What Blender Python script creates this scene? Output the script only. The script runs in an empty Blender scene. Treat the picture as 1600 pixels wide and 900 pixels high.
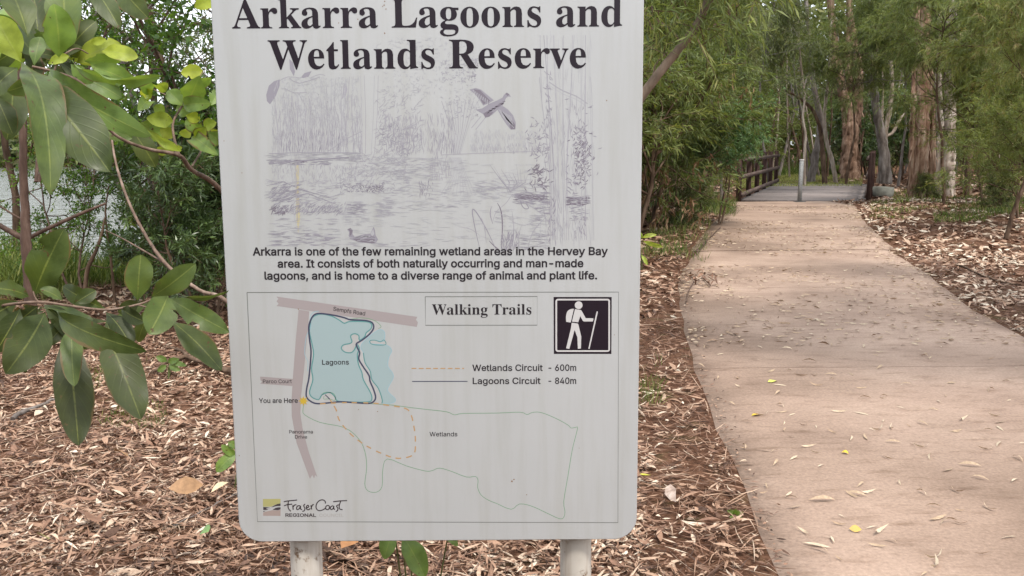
import bpy, math, random
import numpy as np
from mathutils import Vector, Matrix

SC = bpy.context.scene
COL = SC.collection
R = math.radians

# ---------------------------------------------------------------- camera
EYE = 1.45
PITCH, ROLL, FOC = R(8.6), R(-0.4), 1450.0            # FOC in pixels of a 1600 px wide picture
cam_d = bpy.data.cameras.new('camera')
cam_d.sensor_width = 36.0
cam_d.lens = 36.0 * FOC / 1600.0
cam_d.clip_end = 2000
cam = bpy.data.objects.new('camera', cam_d)
COL.objects.link(cam)
CAM_R = Matrix.Rotation(R(90) - PITCH, 4, 'X') @ Matrix.Rotation(ROLL, 4, 'Z')
cam.matrix_world = Matrix.Translation((0, 0, EYE)) @ CAM_R
SC.camera = cam

# ---------------------------------------------------------------- sky, sun, exposure
SUN_EL, SUN_AZ = R(60), R(158)                         # azimuth clockwise from +Y
world = bpy.data.worlds.new('World')
SC.world = world
world.use_nodes = True
nt = world.node_tree
nt.nodes.clear()
w_out = nt.nodes.new('ShaderNodeOutputWorld')
w_bg = nt.nodes.new('ShaderNodeBackground')
w_bg.inputs['Strength'].default_value = 0.15
w_sky = nt.nodes.new('ShaderNodeTexSky')
w_sky.sky_type = 'NISHITA'
w_sky.sun_disc = False
w_sky.sun_elevation = SUN_EL
w_sky.sun_rotation = SUN_AZ
w_sky.dust_density = 4.0
w_sky.air_density = 1.0
# overcast: an even cloud sheet with soft structure hides most of the blue
w_co = nt.nodes.new('ShaderNodeTexCoord')
w_n = nt.nodes.new('ShaderNodeTexNoise')
w_n.inputs['Scale'].default_value = 3.0
w_n.inputs['Detail'].default_value = 6.0
w_r = nt.nodes.new('ShaderNodeValToRGB')
w_r.color_ramp.elements[0].color = (3.9, 4.08, 4.35, 1)
w_r.color_ramp.elements[1].color = (6.7, 6.95, 7.2, 1)
w_mx = nt.nodes.new('ShaderNodeMix')
w_mx.data_type = 'RGBA'
w_mx.inputs['Factor'].default_value = 0.82
nt.links.new(w_co.outputs['Generated'], w_n.inputs['Vector'])
nt.links.new(w_n.outputs['Fac'], w_r.inputs['Fac'])
nt.links.new(w_sky.outputs['Color'], w_mx.inputs['A'])
nt.links.new(w_r.outputs['Color'], w_mx.inputs['B'])
nt.links.new(w_mx.outputs['Result'], w_bg.inputs['Color'])
nt.links.new(w_bg.outputs['Background'], w_out.inputs['Surface'])

sun_d = bpy.data.lights.new('sun', 'SUN')
sun_d.energy = 1.5
sun_d.angle = R(11)
sun_d.color = (1.0, 0.93, 0.84)
sun = bpy.data.objects.new('sun', sun_d)
COL.objects.link(sun)
_sd = Vector((math.sin(SUN_AZ) * math.cos(SUN_EL), math.cos(SUN_AZ) * math.cos(SUN_EL), math.sin(SUN_EL)))
sun.rotation_euler = _sd.to_track_quat('Z', 'Y').to_euler()

SC.view_settings.view_transform = 'Standard'
SC.view_settings.look = 'None'
SC.view_settings.gamma = 1.0
SC.view_settings.use_curve_mapping = False
SC.view_settings.exposure = 1.22
SC.render.engine = 'CYCLES'
SC.cycles.use_denoising = True
SC.cycles.max_bounces = 6
SC.cycles.diffuse_bounces = 3
SC.cycles.glossy_bounces = 2
SC.cycles.transmission_bounces = 3
SC.cycles.transparent_max_bounces = 4
SC.cycles.caustics_reflective = False
SC.cycles.caustics_refractive = False
SC.cycles.sample_clamp_indirect = 6.0

# ---------------------------------------------------------------- camera model used to survey the place
M3 = CAM_R.to_3x3()
def ray(px, py):
    return M3 @ Vector(((px - 800) / FOC, (450 - py) / FOC, -1.0))
def at_depth(px, py, d):                               # point d metres in front of the lens
    return Vector((0, 0, EYE)) + ray(px, py) * d
def on_ground(px, py, z=0.0):
    r = ray(px, py)
    return Vector((0, 0, EYE)) + r * ((z - EYE) / r.z)
def at_y(px, py, y):
    r = ray(px, py)
    return Vector((0, 0, EYE)) + r * (y / r.y)

# ---------------------------------------------------------------- object helpers
def tag(o, label=None, cat=None, group=None, kind=None):
    if label: o['label'] = label
    if cat: o['category'] = cat
    if group: o['group'] = group
    if kind: o['kind'] = kind
    return o

def thing(name, label, cat, loc=(0, 0, 0), rz=0.0, group=None):
    o = bpy.data.objects.new(name, None)
    o.empty_display_size = 0.2
    COL.objects.link(o)
    o.location = loc
    o.rotation_euler = (0, 0, rz)
    return tag(o, label, cat, group)

class MB:
    """collects faces in numpy and links them as one mesh object"""
    def __init__(s):
        s.V, s.F, s.T, s.U, s.n = [], [], [], [], 0
    def add(s, v, f, tone=None, uv=None):
        v = np.asarray(v, dtype=np.float64).reshape(-1, 3)
        f = np.asarray(f, dtype=np.int64)
        s.V.append(v)
        s.F.append(f + s.n)
        nf = len(f)
        s.T.append(np.full(nf, 0.5) if tone is None else np.broadcast_to(np.asarray(tone, dtype=np.float64), (nf,)))
        s.U.append(np.zeros((len(v), 2)) if uv is None else np.asarray(uv, dtype=np.float64))
        s.n += len(v)
    def box(s, c, d, rot=None, tone=None):
        x, y, z = d[0] / 2, d[1] / 2, d[2] / 2
        v = np.array([(-x, -y, -z), (x, -y, -z), (x, y, -z), (-x, y, -z), (-x, -y, z), (x, -y, z), (x, y, z), (-x, y, z)])
        if rot is not None: v = v @ np.array(rot.to_3x3()).T
        s.add(v + np.array(c), [(0, 3, 2, 1), (4, 5, 6, 7), (0, 1, 5, 4), (1, 2, 6, 5), (2, 3, 7, 6), (3, 0, 4, 7)], tone)
    def tube(s, pts, rad, n=8, tone=None, bump=0.0, rng=None, caps=True):
        P = np.asarray([tuple(p) for p in pts], dtype=np.float64)
        rad = np.broadcast_to(np.asarray(rad, dtype=np.float64), (len(P),))
        T = np.gradient(P, axis=0)
        T /= np.linalg.norm(T, axis=1)[:, None] + 1e-12
        a = np.array((1.0, 0, 0)) if abs(T[0][0]) < .8 else np.array((0, 1.0, 0))
        u = np.cross(T[0], a); u /= np.linalg.norm(u)
        ang = np.arange(n) * 2 * math.pi / n
        rings = []
        for i in range(len(P)):
            u = u - T[i] * np.dot(u, T[i]); u /= np.linalg.norm(u) + 1e-12
            w = np.cross(T[i], u)
            r = rad[i]
            if bump and rng is not None:
                r = r * (1 + bump * rng.standard_normal(n).clip(-1.5, 2))[:, None]
            rings.append(P[i] + r * (np.cos(ang)[:, None] * u + np.sin(ang)[:, None] * w))
        V = np.concatenate(rings)
        k = np.arange(n); k2 = (k + 1) % n
        F = np.concatenate([np.stack([i * n + k, i * n + k2, (i + 1) * n + k2, (i + 1) * n + k], 1) for i in range(len(P) - 1)])
        s.add(V, F, tone)
        if caps:
            m = len(P) - 1
            for base, cpt, flip in ((0, P[0], True), (m * n, P[m], False)):
                Vc = np.concatenate([V[base:base + n], cpt[None]])
                Fc = np.stack([k2, k, np.full(n, n)], 1) if flip else np.stack([k, k2, np.full(n, n)], 1)
                s.add(Vc, Fc, tone)
    def mesh(s, name, mat, smooth=False):
        me = bpy.data.meshes.new(name)
        V = np.concatenate(s.V)
        me.vertices.add(len(V))
        me.vertices.foreach_set('co', V.ravel())
        li = np.concatenate([f.ravel() for f in s.F])
        lt = np.concatenate([np.full(len(f), f.shape[1]) for f in s.F])
        ls = np.concatenate([[0], np.cumsum(lt)[:-1]])
        me.loops.add(len(li))
        me.loops.foreach_set('vertex_index', li.astype(np.int32))
        me.polygons.add(len(lt))
        me.polygons.foreach_set('loop_start', ls.astype(np.int32))
        me.polygons.foreach_set('loop_total', lt.astype(np.int32))
        at = me.attributes.new('tone', 'FLOAT', 'FACE')
        at.data.foreach_set('value', np.concatenate(s.T).astype(np.float32))
        U = np.concatenate(s.U)
        if np.any(U):
            uvl = me.uv_layers.new(name='UVMap')
            uvl.data.foreach_set('uv', U[li].ravel().astype(np.float32))
        me.update(calc_edges=True)
        me.validate()
        if smooth: me.polygons.foreach_set('use_smooth', np.ones(len(lt), dtype=bool))
        if mat: me.materials.append(mat)
        return me
    def build(s, name, mat, parent=None, smooth=False, loc=None):
        o = bpy.data.objects.new(name, s.mesh(name, mat, smooth))
        COL.objects.link(o)
        if parent: o.parent = parent
        if loc is not None: o.location = loc
        return o

def copy_tree(o, parent=None):
    c = o.copy()
    COL.objects.link(c)
    if parent: c.parent = parent
    for ch in list(o.children): copy_tree(ch, c)
    return c

# ---------------------------------------------------------------- materials
def mat_base(name):
    m = bpy.data.materials.new(name)
    m.use_nodes = True
    t = m.node_tree
    t.nodes.clear()
    return m, t, t.nodes.new('ShaderNodeOutputMaterial')
def nd(t, kind, **kw):
    n = t.nodes.new(kind)
    for k, v in kw.items():
        if k in n.inputs: n.inputs[k].default_value = v
        else: setattr(n, k, v)
    return n
def ramp(t, stops, interp='LINEAR'):
    r = t.nodes.new('ShaderNodeValToRGB')
    r.color_ramp.interpolation = interp
    e = r.color_ramp.elements
    while len(e) < len(stops): e.new(0.5)
    for i, (p, c) in enumerate(stops):
        e[i].position = p
        e[i].color = tuple(c) + (1,) if len(c) == 3 else c
    return r
def noise(t, scale, detail=4, rough=.55, vec=None, stretch=None):
    n = nd(t, 'ShaderNodeTexNoise', Scale=scale, Detail=detail, Roughness=rough)
    co = t.nodes.new('ShaderNodeTexCoord') if vec is None else None
    src = co.outputs['Object'] if vec is None else vec
    if stretch:
        mp = t.nodes.new('ShaderNodeMapping')
        mp.inputs['Scale'].default_value = stretch
        t.links.new(src, mp.inputs['Vector'])
        src = mp.outputs['Vector']
    t.links.new(src, n.inputs['Vector'])
    return n
def mixc(t, a, b, fac, blend='MIX'):
    m = t.nodes.new('ShaderNodeMix')
    m.data_type = 'RGBA'
    m.blend_type = blend
    for sock, v in (('A', a), ('B', b), ('Factor', fac)):
        if hasattr(v, 'is_linked') or hasattr(v, 'links'): t.links.new(v, m.inputs[sock])
        else: m.inputs[sock].default_value = v if not isinstance(v, tuple) or len(v) == 4 else tuple(v) + (1,)
    return m.outputs['Result']

def m_plain(name, col, rough=.6, spec=.4, metal=0.0, var=0.0, vscale=6.0):
    m, t, out = mat_base(name)
    b = nd(t, 'ShaderNodeBsdfPrincipled', Roughness=rough, Metallic=metal)
    b.inputs['Specular IOR Level'].default_value = spec
    if var:
        n = noise(t, vscale, 6)
        r = ramp(t, [(.3, tuple(c * (1 - var) for c in col)), (.7, tuple(min(1, c * (1 + var)) for c in col))])
        t.links.new(n.outputs['Fac'], r.inputs['Fac'])
        t.links.new(r.outputs['Color'], b.inputs['Base Color'])
    else:
        b.inputs['Base Color'].default_value = tuple(col) + (1,)
    t.links.new(b.outputs[0], out.inputs[0])
    return m

def m_leaf(name, stops, trans=.35, rough=.45, spec=.4, veins=False, tcol=None, objvar=.25):
    """leaf colour from the per-leaf tone, thin-leaf light through it"""
    m, t, out = mat_base(name)
    at = nd(t, 'ShaderNodeAttribute', attribute_name='tone')
    oi = t.nodes.new('ShaderNodeObjectInfo')
    mr = nd(t, 'ShaderNodeMapRange')
    mr.inputs['To Min'].default_value = -objvar / 2
    mr.inputs['To Max'].default_value = objvar / 2
    t.links.new(oi.outputs['Random'], mr.inputs['Value'])
    ad = nd(t, 'ShaderNodeMath', operation='ADD', use_clamp=True)
    t.links.new(at.outputs['Fac'], ad.inputs[0])
    t.links.new(mr.outputs['Result'], ad.inputs[1])
    r = ramp(t, stops)
    t.links.new(ad.outputs[0], r.inputs['Fac'])
    col = r.outputs['Color']
    b = nd(t, 'ShaderNodeBsdfPrincipled', Roughness=rough)
    b.inputs['Specular IOR Level'].default_value = spec
    if veins:
        uv = t.nodes.new('ShaderNodeUVMap')
        sp = t.nodes.new('ShaderNodeSeparateXYZ')
        t.links.new(uv.outputs['UV'], sp.inputs[0])
        # midrib at v = .5
        d = nd(t, 'ShaderNodeMath', operation='SUBTRACT'); t.links.new(sp.outputs['Y'], d.inputs[0]); d.inputs[1].default_value = .5
        ab = nd(t, 'ShaderNodeMath', operation='ABSOLUTE'); t.links.new(d.outputs[0], ab.inputs[0])
        rm = ramp(t, [(.0, (1, 1, 1)), (.012, (1, 1, 1)), (.034, (0, 0, 0))])
        t.links.new(ab.outputs[0], rm.inputs['Fac'])
        # side veins slanting forward from the midrib
        s1 = nd(t, 'ShaderNodeMath', operation='MULTIPLY'); t.links.new(ab.outputs[0], s1.inputs[0]); s1.inputs[1].default_value = -.55
        s2 = nd(t, 'ShaderNodeMath', operation='ADD'); t.links.new(sp.outputs['X'], s2.inputs[0]); t.links.new(s1.outputs[0], s2.inputs[1])
        s3 = nd(t, 'ShaderNodeMath', operation='MULTIPLY'); t.links.new(s2.outputs[0], s3.inputs[0]); s3.inputs[1].default_value = 9.0
        s4 = nd(t, 'ShaderNodeMath', operation='FRACT'); t.links.new(s3.outputs[0], s4.inputs[0])
        rv = ramp(t, [(0, (.8, .8, .8)), (.10, (0, 0, 0)), (.90, (0, 0, 0)), (1, (.8, .8, .8))])
        t.links.new(s4.outputs[0], rv.inputs['Fac'])
        vein = mixc(t, col, (.36, .40, .13), .32)
        c1 = mixc(t, col, vein, rm.outputs['Color'])
        side = mixc(t, col, (.22, .30, .10), .08)
        c2 = mixc(t, c1, side, rv.outputs['Color'])
        bl = noise(t, 22, 5)
        rb = ramp(t, [(.32, (.62, .64, .55)), (.5, (1, 1, 1)), (.68, (1.28, 1.22, 1.0))])
        t.links.new(bl.outputs['Fac'], rb.inputs['Fac'])
        c3 = mixc(t, c2, rb.outputs['Color'], 1.0, 'MULTIPLY')
        sp2 = noise(t, 75, 3)
        rs = ramp(t, [(.665, (0, 0, 0)), (.72, (1, 1, 1))])
        t.links.new(sp2.outputs['Fac'], rs.inputs['Fac'])
        col = mixc(t, c3, (.10, .06, .03), rs.outputs['Color'])
        # dry brown margins and scorched tips, in patches
        ed = nd(t, 'ShaderNodeMath', operation='MULTIPLY_ADD'); t.links.new(ab.outputs[0], ed.inputs[0]); ed.inputs[1].default_value = 1.7; ed.inputs[2].default_value = -.62
        en = noise(t, 9, 4)
        ee = nd(t, 'ShaderNodeMath', operation='ADD'); t.links.new(ed.outputs[0], ee.inputs[0]); t.links.new(en.outputs['Fac'], ee.inputs[1])
        re_ = ramp(t, [(.70, (0, 0, 0)), (.78, (.85, .85, .85))])
        t.links.new(ee.outputs[0], re_.inputs['Fac'])
        col = mixc(t, col, (.16, .10, .045), re_.outputs['Color'])
        # dull dusty bloom in broad patches
        dn = noise(t, 5, 3); rd_ = ramp(t, [(.48, (0, 0, 0)), (.75, (.38, .38, .38))]); t.links.new(dn.outputs['Fac'], rd_.inputs['Fac'])
        col = mixc(t, col, (.13, .135, .06), rd_.outputs['Color'])
        bp = nd(t, 'ShaderNodeBump', Strength=.14, Distance=.003)
        bsum = nd(t, 'ShaderNodeMath', operation='ADD')
        t.links.new(rm.outputs['Color'], bsum.inputs[0]); t.links.new(rv.outputs['Color'], bsum.inputs[1])
        inv = nd(t, 'ShaderNodeMath', operation='MULTIPLY_ADD'); t.links.new(bsum.outputs[0], inv.inputs[0]); inv.inputs[1].default_value = -1; inv.inputs[2].default_value = 1
        t.links.new(inv.outputs[0], bp.inputs['Height'])
        t.links.new(bp.outputs[0], b.inputs['Normal'])
        rr = noise(t, 14, 3)
        mrr = nd(t, 'ShaderNodeMapRange'); mrr.inputs['To Min'].default_value = rough - .12; mrr.inputs['To Max'].default_value = rough + .22
        t.links.new(rr.outputs['Fac'], mrr.inputs['Value'])
        t.links.new(mrr.outputs['Result'], b.inputs['Roughness'])
    t.links.new(col, b.inputs['Base Color'])
    if trans:
        tr = t.nodes.new('ShaderNodeBsdfTranslucent')
        tc = mixc(t, col, (1.25, 1.25, .55), 1.0, 'MULTIPLY')
        t.links.new(tc, tr.inputs['Color'])
        mx = nd(t, 'ShaderNodeMixShader', Fac=trans)
        t.links.new(b.outputs[0], mx.inputs[1])
        t.links.new(tr.outputs[0], mx.inputs[2])
        t.links.new(mx.outputs[0], out.inputs[0])
    else:
        t.links.new(b.outputs[0], out.inputs[0])
    return m

def m_bark(name, stops, sx=9, sz=1.2, bump=.6, rough=.85):
    m, t, out = mat_base(name)
    n = noise(t, 1.0, 7, .62, stretch=(sx, sx, sz))
    n2 = noise(t, 2.1, 5, .6)
    ad = nd(t, 'ShaderNodeMath', operation='MULTIPLY_ADD')
    t.links.new(n2.outputs['Fac'], ad.inputs[0]); ad.inputs[1].default_value = .5
    sb = nd(t, 'ShaderNodeMath', operation='MULTIPLY_ADD')
    t.links.new(n.outputs['Fac'], sb.inputs[0]); sb.inputs[1].default_value = 1.15; sb.inputs[2].default_value = -.33
    t.links.new(sb.outputs[0], ad.inputs[2])
    r = ramp(t, stops)
    t.links.new(ad.outputs[0], r.inputs['Fac'])
    b = nd(t, 'ShaderNodeBsdfPrincipled', Roughness=rough)
    b.inputs['Specular IOR Level'].default_value = .15
    t.links.new(r.outputs['Color'], b.inputs['Base Color'])
    bp = nd(t, 'ShaderNodeBump', Strength=bump, Distance=.03)
    t.links.new(n.outputs['Fac'], bp.inputs['Height'])
    t.links.new(bp.outputs[0], b.inputs['Normal'])
    t.links.new(b.outputs[0], out.inputs[0])
    return m
# ================================================================ the ground, the path, the lagoon
L_PX = [(1218, 900), (1180, 800), (1140, 715), (1105, 635), (1080, 560), (1064, 492), (1059, 440), (1076, 397), (1110, 353), (1150, 322)]
R_PX = [(1600, 527), (1530, 495), (1450, 430), (1390, 385), (1348, 345), (1337, 322)]
_L = [tuple(on_ground(*p))[:2] for p in L_PX]
_R = [tuple(on_ground(*p))[:2] for p in R_PX]
_L = [(.55, -8.), (.62, 0.), (.74, 2.)] + _L
_R = [(3.1, -8.), (3.2, 0.), (3.35, 3.), (3.62, 5.2)] + _R
_L.sort(key=lambda p: p[1]); _R.sort(key=lambda p: p[1])
LX, LY = np.array([p[0] for p in _L]), np.array([p[1] for p in _L])
RX, RY = np.array([p[0] for p in _R]), np.array([p[1] for p in _R])
def smooth_interp(y, Y, X):
    y = np.asarray(y, dtype=float)
    acc = 0
    for k, w in ((-.6, .25), (0, .5), (.6, .25)): acc = acc + w * np.interp(y + k, Y, X)
    return acc
def path_l(y): return smooth_interp(y, LY, LX)
def path_r(y): return smooth_interp(y, RY, RX)
DECK_Y0 = on_ground(1250, 315.5).y
DECK_Y1 = on_ground(1290, 288).y

def sstep(x, a, b):
    t = np.clip((x - a) / (b - a), 0, 1)
    return t * t * (3 - 2 * t)
WATER_Z = -0.62
def vnoise(x, y, s, seed=0):
    """cheap smooth value noise"""
    x = np.asarray(x) / s + seed * 17.3; y = np.asarray(y) / s - seed * 9.1
    xi, yi = np.floor(x), np.floor(y)
    fx, fy = x - xi, y - yi
    fx, fy = fx * fx * (3 - 2 * fx), fy * fy * (3 - 2 * fy)
    def h(a, b):
        v = np.sin(a * 127.1 + b * 311.7 + seed * 74.7) * 43758.5453
        return v - np.floor(v)
    return (h(xi, yi) * (1 - fx) + h(xi + 1, yi) * fx) * (1 - fy) + (h(xi, yi + 1) * (1 - fx) + h(xi + 1, yi + 1) * fx) * fy
def lagoon(x, y):
    """0 on land, 1 out in the water"""
    wob = 1.2 * (vnoise(x, y, 3.0, 3) - .5)
    a = sstep(y + wob, 11.0, 15.5)
    b = sstep(-(x + .25 * y) + wob * .5, -1.2, 2.2)
    c = 1 - sstep(y, 118, 126)
    return a * b * c
def ground_h(x, y):
    x = np.asarray(x, dtype=float); y = np.asarray(y, dtype=float)
    h = .05 * (vnoise(x, y, .9, 1) - .5) + .16 * (vnoise(x, y, 4.5, 2) - .5)
    dl, dr = path_l(y) - x, x - path_r(y)
    off = np.maximum(dl, dr)
    near = sstep(off, 0.0, 1.2)
    on = (y < DECK_Y0 + .4)
    h = np.where(on, h * near + (.006 + .05 * (vnoise(x, y, .7, 21) - .2) * sstep(off, .04, .35)) * (1 - near), h)
    h = np.where(on & (off < -.20), -.09, h)
    h = np.where((y >= DECK_Y0 + .4) & (y < DECK_Y1 + 2), h * .3 - .06, h)
    return h - 1.5 * lagoon(x, y)

def warp(lo, hi, fine_lo, fine_hi, d, grow):
    a = list(np.arange(fine_lo, fine_hi, d))
    s, v = d, fine_hi
    while v < hi: a.append(v); s *= grow; v += s
    a.append(hi)
    s, v, b = d, fine_lo - d, []
    while v > lo: b.append(v); s *= grow; v -= s
    b.append(lo)
    return np.array(b[::-1] + a)
gx = warp(-400, 400, -6, 12, .16, 1.14)
gy = warp(-60, 700, 1, 26, .16, 1.12)
GX, GY = np.meshgrid(gx, gy)
g = MB()
nx, ny = len(gx), len(gy)
idx = np.arange(nx * ny).reshape(ny, nx)
g.add(np.stack([GX.ravel(), GY.ravel(), ground_h(GX, GY).ravel()], 1),
      np.stack([idx[:-1, :-1].ravel(), idx[:-1, 1:].ravel(), idx[1:, 1:].ravel(), idx[1:, :-1].ravel()], 1))
m, t, out = mat_base('forest_soil')
n1 = noise(t, 26, 8, .7); n2 = noise(t, .7, 4); n3 = noise(t, 5, 5)
r1 = ramp(t, [(.30, (.036, .020, .013)), (.45, (.095, .048, .030)), (.58, (.16, .088, .057)), (.72, (.28, .19, .13))])
t.links.new(n1.outputs['Fac'], r1.inputs['Fac'])
r2 = ramp(t, [(.35, (.75, .68, .64)), (.65, (1.08, 1.05, 1.0))])
t.links.new(n2.outputs['Fac'], r2.inputs['Fac'])
c = mixc(t, r1.outputs['Color'], r2.outputs['Color'], 1.0, 'MULTIPLY')
rg = ramp(t, [(.56, (0, 0, 0)), (.72, (.45, .45, .45))])
t.links.new(n3.outputs['Fac'], rg.inputs['Fac'])
c = mixc(t, c, (.075, .085, .03), rg.outputs['Color'])
b = nd(t, 'ShaderNodeBsdfPrincipled', Roughness=.95)
b.inputs['Specular IOR Level'].default_value = .1
t.links.new(c, b.inputs['Base Color'])
bp = nd(t, 'ShaderNodeBump', Strength=.7, Distance=.03)
t.links.new(n1.outputs['Fac'], bp.inputs['Height']); t.links.new(bp.outputs[0], b.inputs['Normal'])
t.links.new(b.outputs[0], out.inputs[0])
tag(g.build('ground', m, smooth=True), kind='structure')

# ---- concrete path: slabs with open joints
m, t, out = mat_base('pink_concrete')
n1 = noise(t, 1.1, 6, .6); n2 = noise(t, 60, 6, .7); n3 = noise(t, .45, 4, .5); n4 = noise(t, 9, 6, .65, stretch=(.5, 1.6, 1))
r1 = ramp(t, [(.28, (.265, .186, .143)), (.5, (.37, .269, .211)), (.72, (.445, .332, .264))])
t.links.new(n1.outputs['Fac'], r1.inputs['Fac'])
r2 = ramp(t, [(.3, (.72, .71, .70)), (.7, (1.2, 1.19, 1.18))])
t.links.new(n2.outputs['Fac'], r2.inputs['Fac'])
c = mixc(t, r1.outputs['Color'], r2.outputs['Color'], 1.0, 'MULTIPLY')
r3 = ramp(t, [(.36, (.62, .60, .57)), (.62, (1.08, 1.07, 1.06))])
t.links.new(n3.outputs['Fac'], r3.inputs['Fac'])
c = mixc(t, c, r3.outputs['Color'], .9, 'MULTIPLY')
r4 = ramp(t, [(.52, (1, 1, 1)), (.72, (.60, .55, .50))])
t.links.new(n4.outputs['Fac'], r4.inputs['Fac'])
c = mixc(t, c, r4.outputs['Color'], .8, 'MULTIPLY')
b = nd(t, 'ShaderNodeBsdfPrincipled', Roughness=.8)
b.inputs['Specular IOR Level'].default_value = .25
t.links.new(c, b.inputs['Base Color'])
bp = nd(t, 'ShaderNodeBump', Strength=.25, Distance=.006)
t.links.new(n2.outputs['Fac'], bp.inputs['Height']); t.links.new(bp.outputs[0], b.inputs['Normal'])
t.links.new(b.outputs[0], out.inputs[0])
M_PATH = m
j1, j2 = on_ground(1300, 578).y, on_ground(1250, 452).y
step = j2 - j1
joints = [j1 + step * k for k in range(-5, 8) if -8 < j1 + step * k < DECK_Y0 - .8]
edges = [-8.0] + joints + [DECK_Y0 - .01]
rs = random.Random(4)
p = MB()
NC = 10
PATH_Z = .018
for a, bb in zip(edges[:-1], edges[1:]):
    ys = np.linspace(a + .012, bb - .012, max(3, int((bb - a) / .35)))
    tilt, lift = rs.uniform(-.002, .002), rs.uniform(-.003, .003)
    V = []
    for y in ys:
        l, r_ = float(path_l(y)), float(path_r(y))
        l += .012 * math.sin(y * 5.1) ; r_ += .012 * math.sin(y * 4.3 + 1)
        row = [(l, y, -.10)]
        for k in range(NC + 1):
            f = k / NC
            x = l + (r_ - l) * f
            z = PATH_Z + lift + tilt * (y - a) - (.008 if k in (0, NC) else 0)
            row.append((x if 0 < k < NC else (l + .0 if k == 0 else r_), y, z))
        row.append((r_, y, -.10))
        V += row
    w_ = NC + 3
    i = np.arange(len(ys) * w_).reshape(len(ys), w_)
    F = np.stack([i[:-1, :-1].ravel(), i[:-1, 1:].ravel(), i[1:, 1:].ravel(), i[1:, :-1].ravel()], 1)
    p.add(V, F)
    for rowi, flip in ((0, False), (len(ys) - 1, True)):
        q = i[rowi]
        Vr = np.array([V[k] for k in q]); Vb = Vr.copy(); Vb[:, 2] = -.10
        VV = np.concatenate([Vr, Vb]); k = np.arange(w_ - 1)
        p.add(VV, np.stack([k, k + w_, k + w_ + 1, k + 1], 1))
tag(p.build('path', M_PATH), kind='structure')

# dirt-filled joints between the slabs
jm = MB()
for jy in joints:
    l, r_ = float(path_l(jy)) + .01, float(path_r(jy)) - .01
    xs = np.linspace(l, r_, 24)
    w_ = .017 + .006 * np.sin(xs * 3.1 + jy)
    V = np.concatenate([np.stack([xs, jy - w_, np.full(24, .010)], 1), np.stack([xs, jy + w_, np.full(24, .010)], 1)])
    k = np.arange(23); jm.add(V, np.stack([k, k + 1, k + 25, k + 24], 1))
tag(jm.build('path_joints', m_plain('joint_dirt', (.05, .034, .025), .95, .1, 0, .4, 20)), kind='structure')

# ---- the lagoon
m, t, out = mat_base('lagoon_water')
b = nd(t, 'ShaderNodeBsdfPrincipled', Roughness=.08, IOR=1.333)
b.inputs['Base Color'].default_value = (.12, .125, .105, 1)
b.inputs['Specular IOR Level'].default_value = .6
n1 = noise(t, 1.0, 5, .6, stretch=(.4, 1.9, 1)); n2 = noise(t, 1.0, 3, .5, stretch=(.12, .6, 1))
ad = nd(t, 'ShaderNodeMath', operation='ADD')
t.links.new(n1.outputs['Fac'], ad.inputs[0]); t.links.new(n2.outputs['Fac'], ad.inputs[1])
bp = nd(t, 'ShaderNodeBump', Strength=1.0, Distance=.19)
t.links.new(ad.outputs[0], bp.inputs['Height']); t.links.new(bp.outputs[0], b.inputs['Normal'])
t.links.new(b.outputs[0], out.inputs[0])
wmb = MB()
wmb.add([(-300, 9, WATER_Z), (12, 9, WATER_Z), (-20, 130, WATER_Z), (-300, 130, WATER_Z)], [(0, 1, 2, 3)])
tag(wmb.build('lagoon_water', m), kind='structure')
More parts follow.
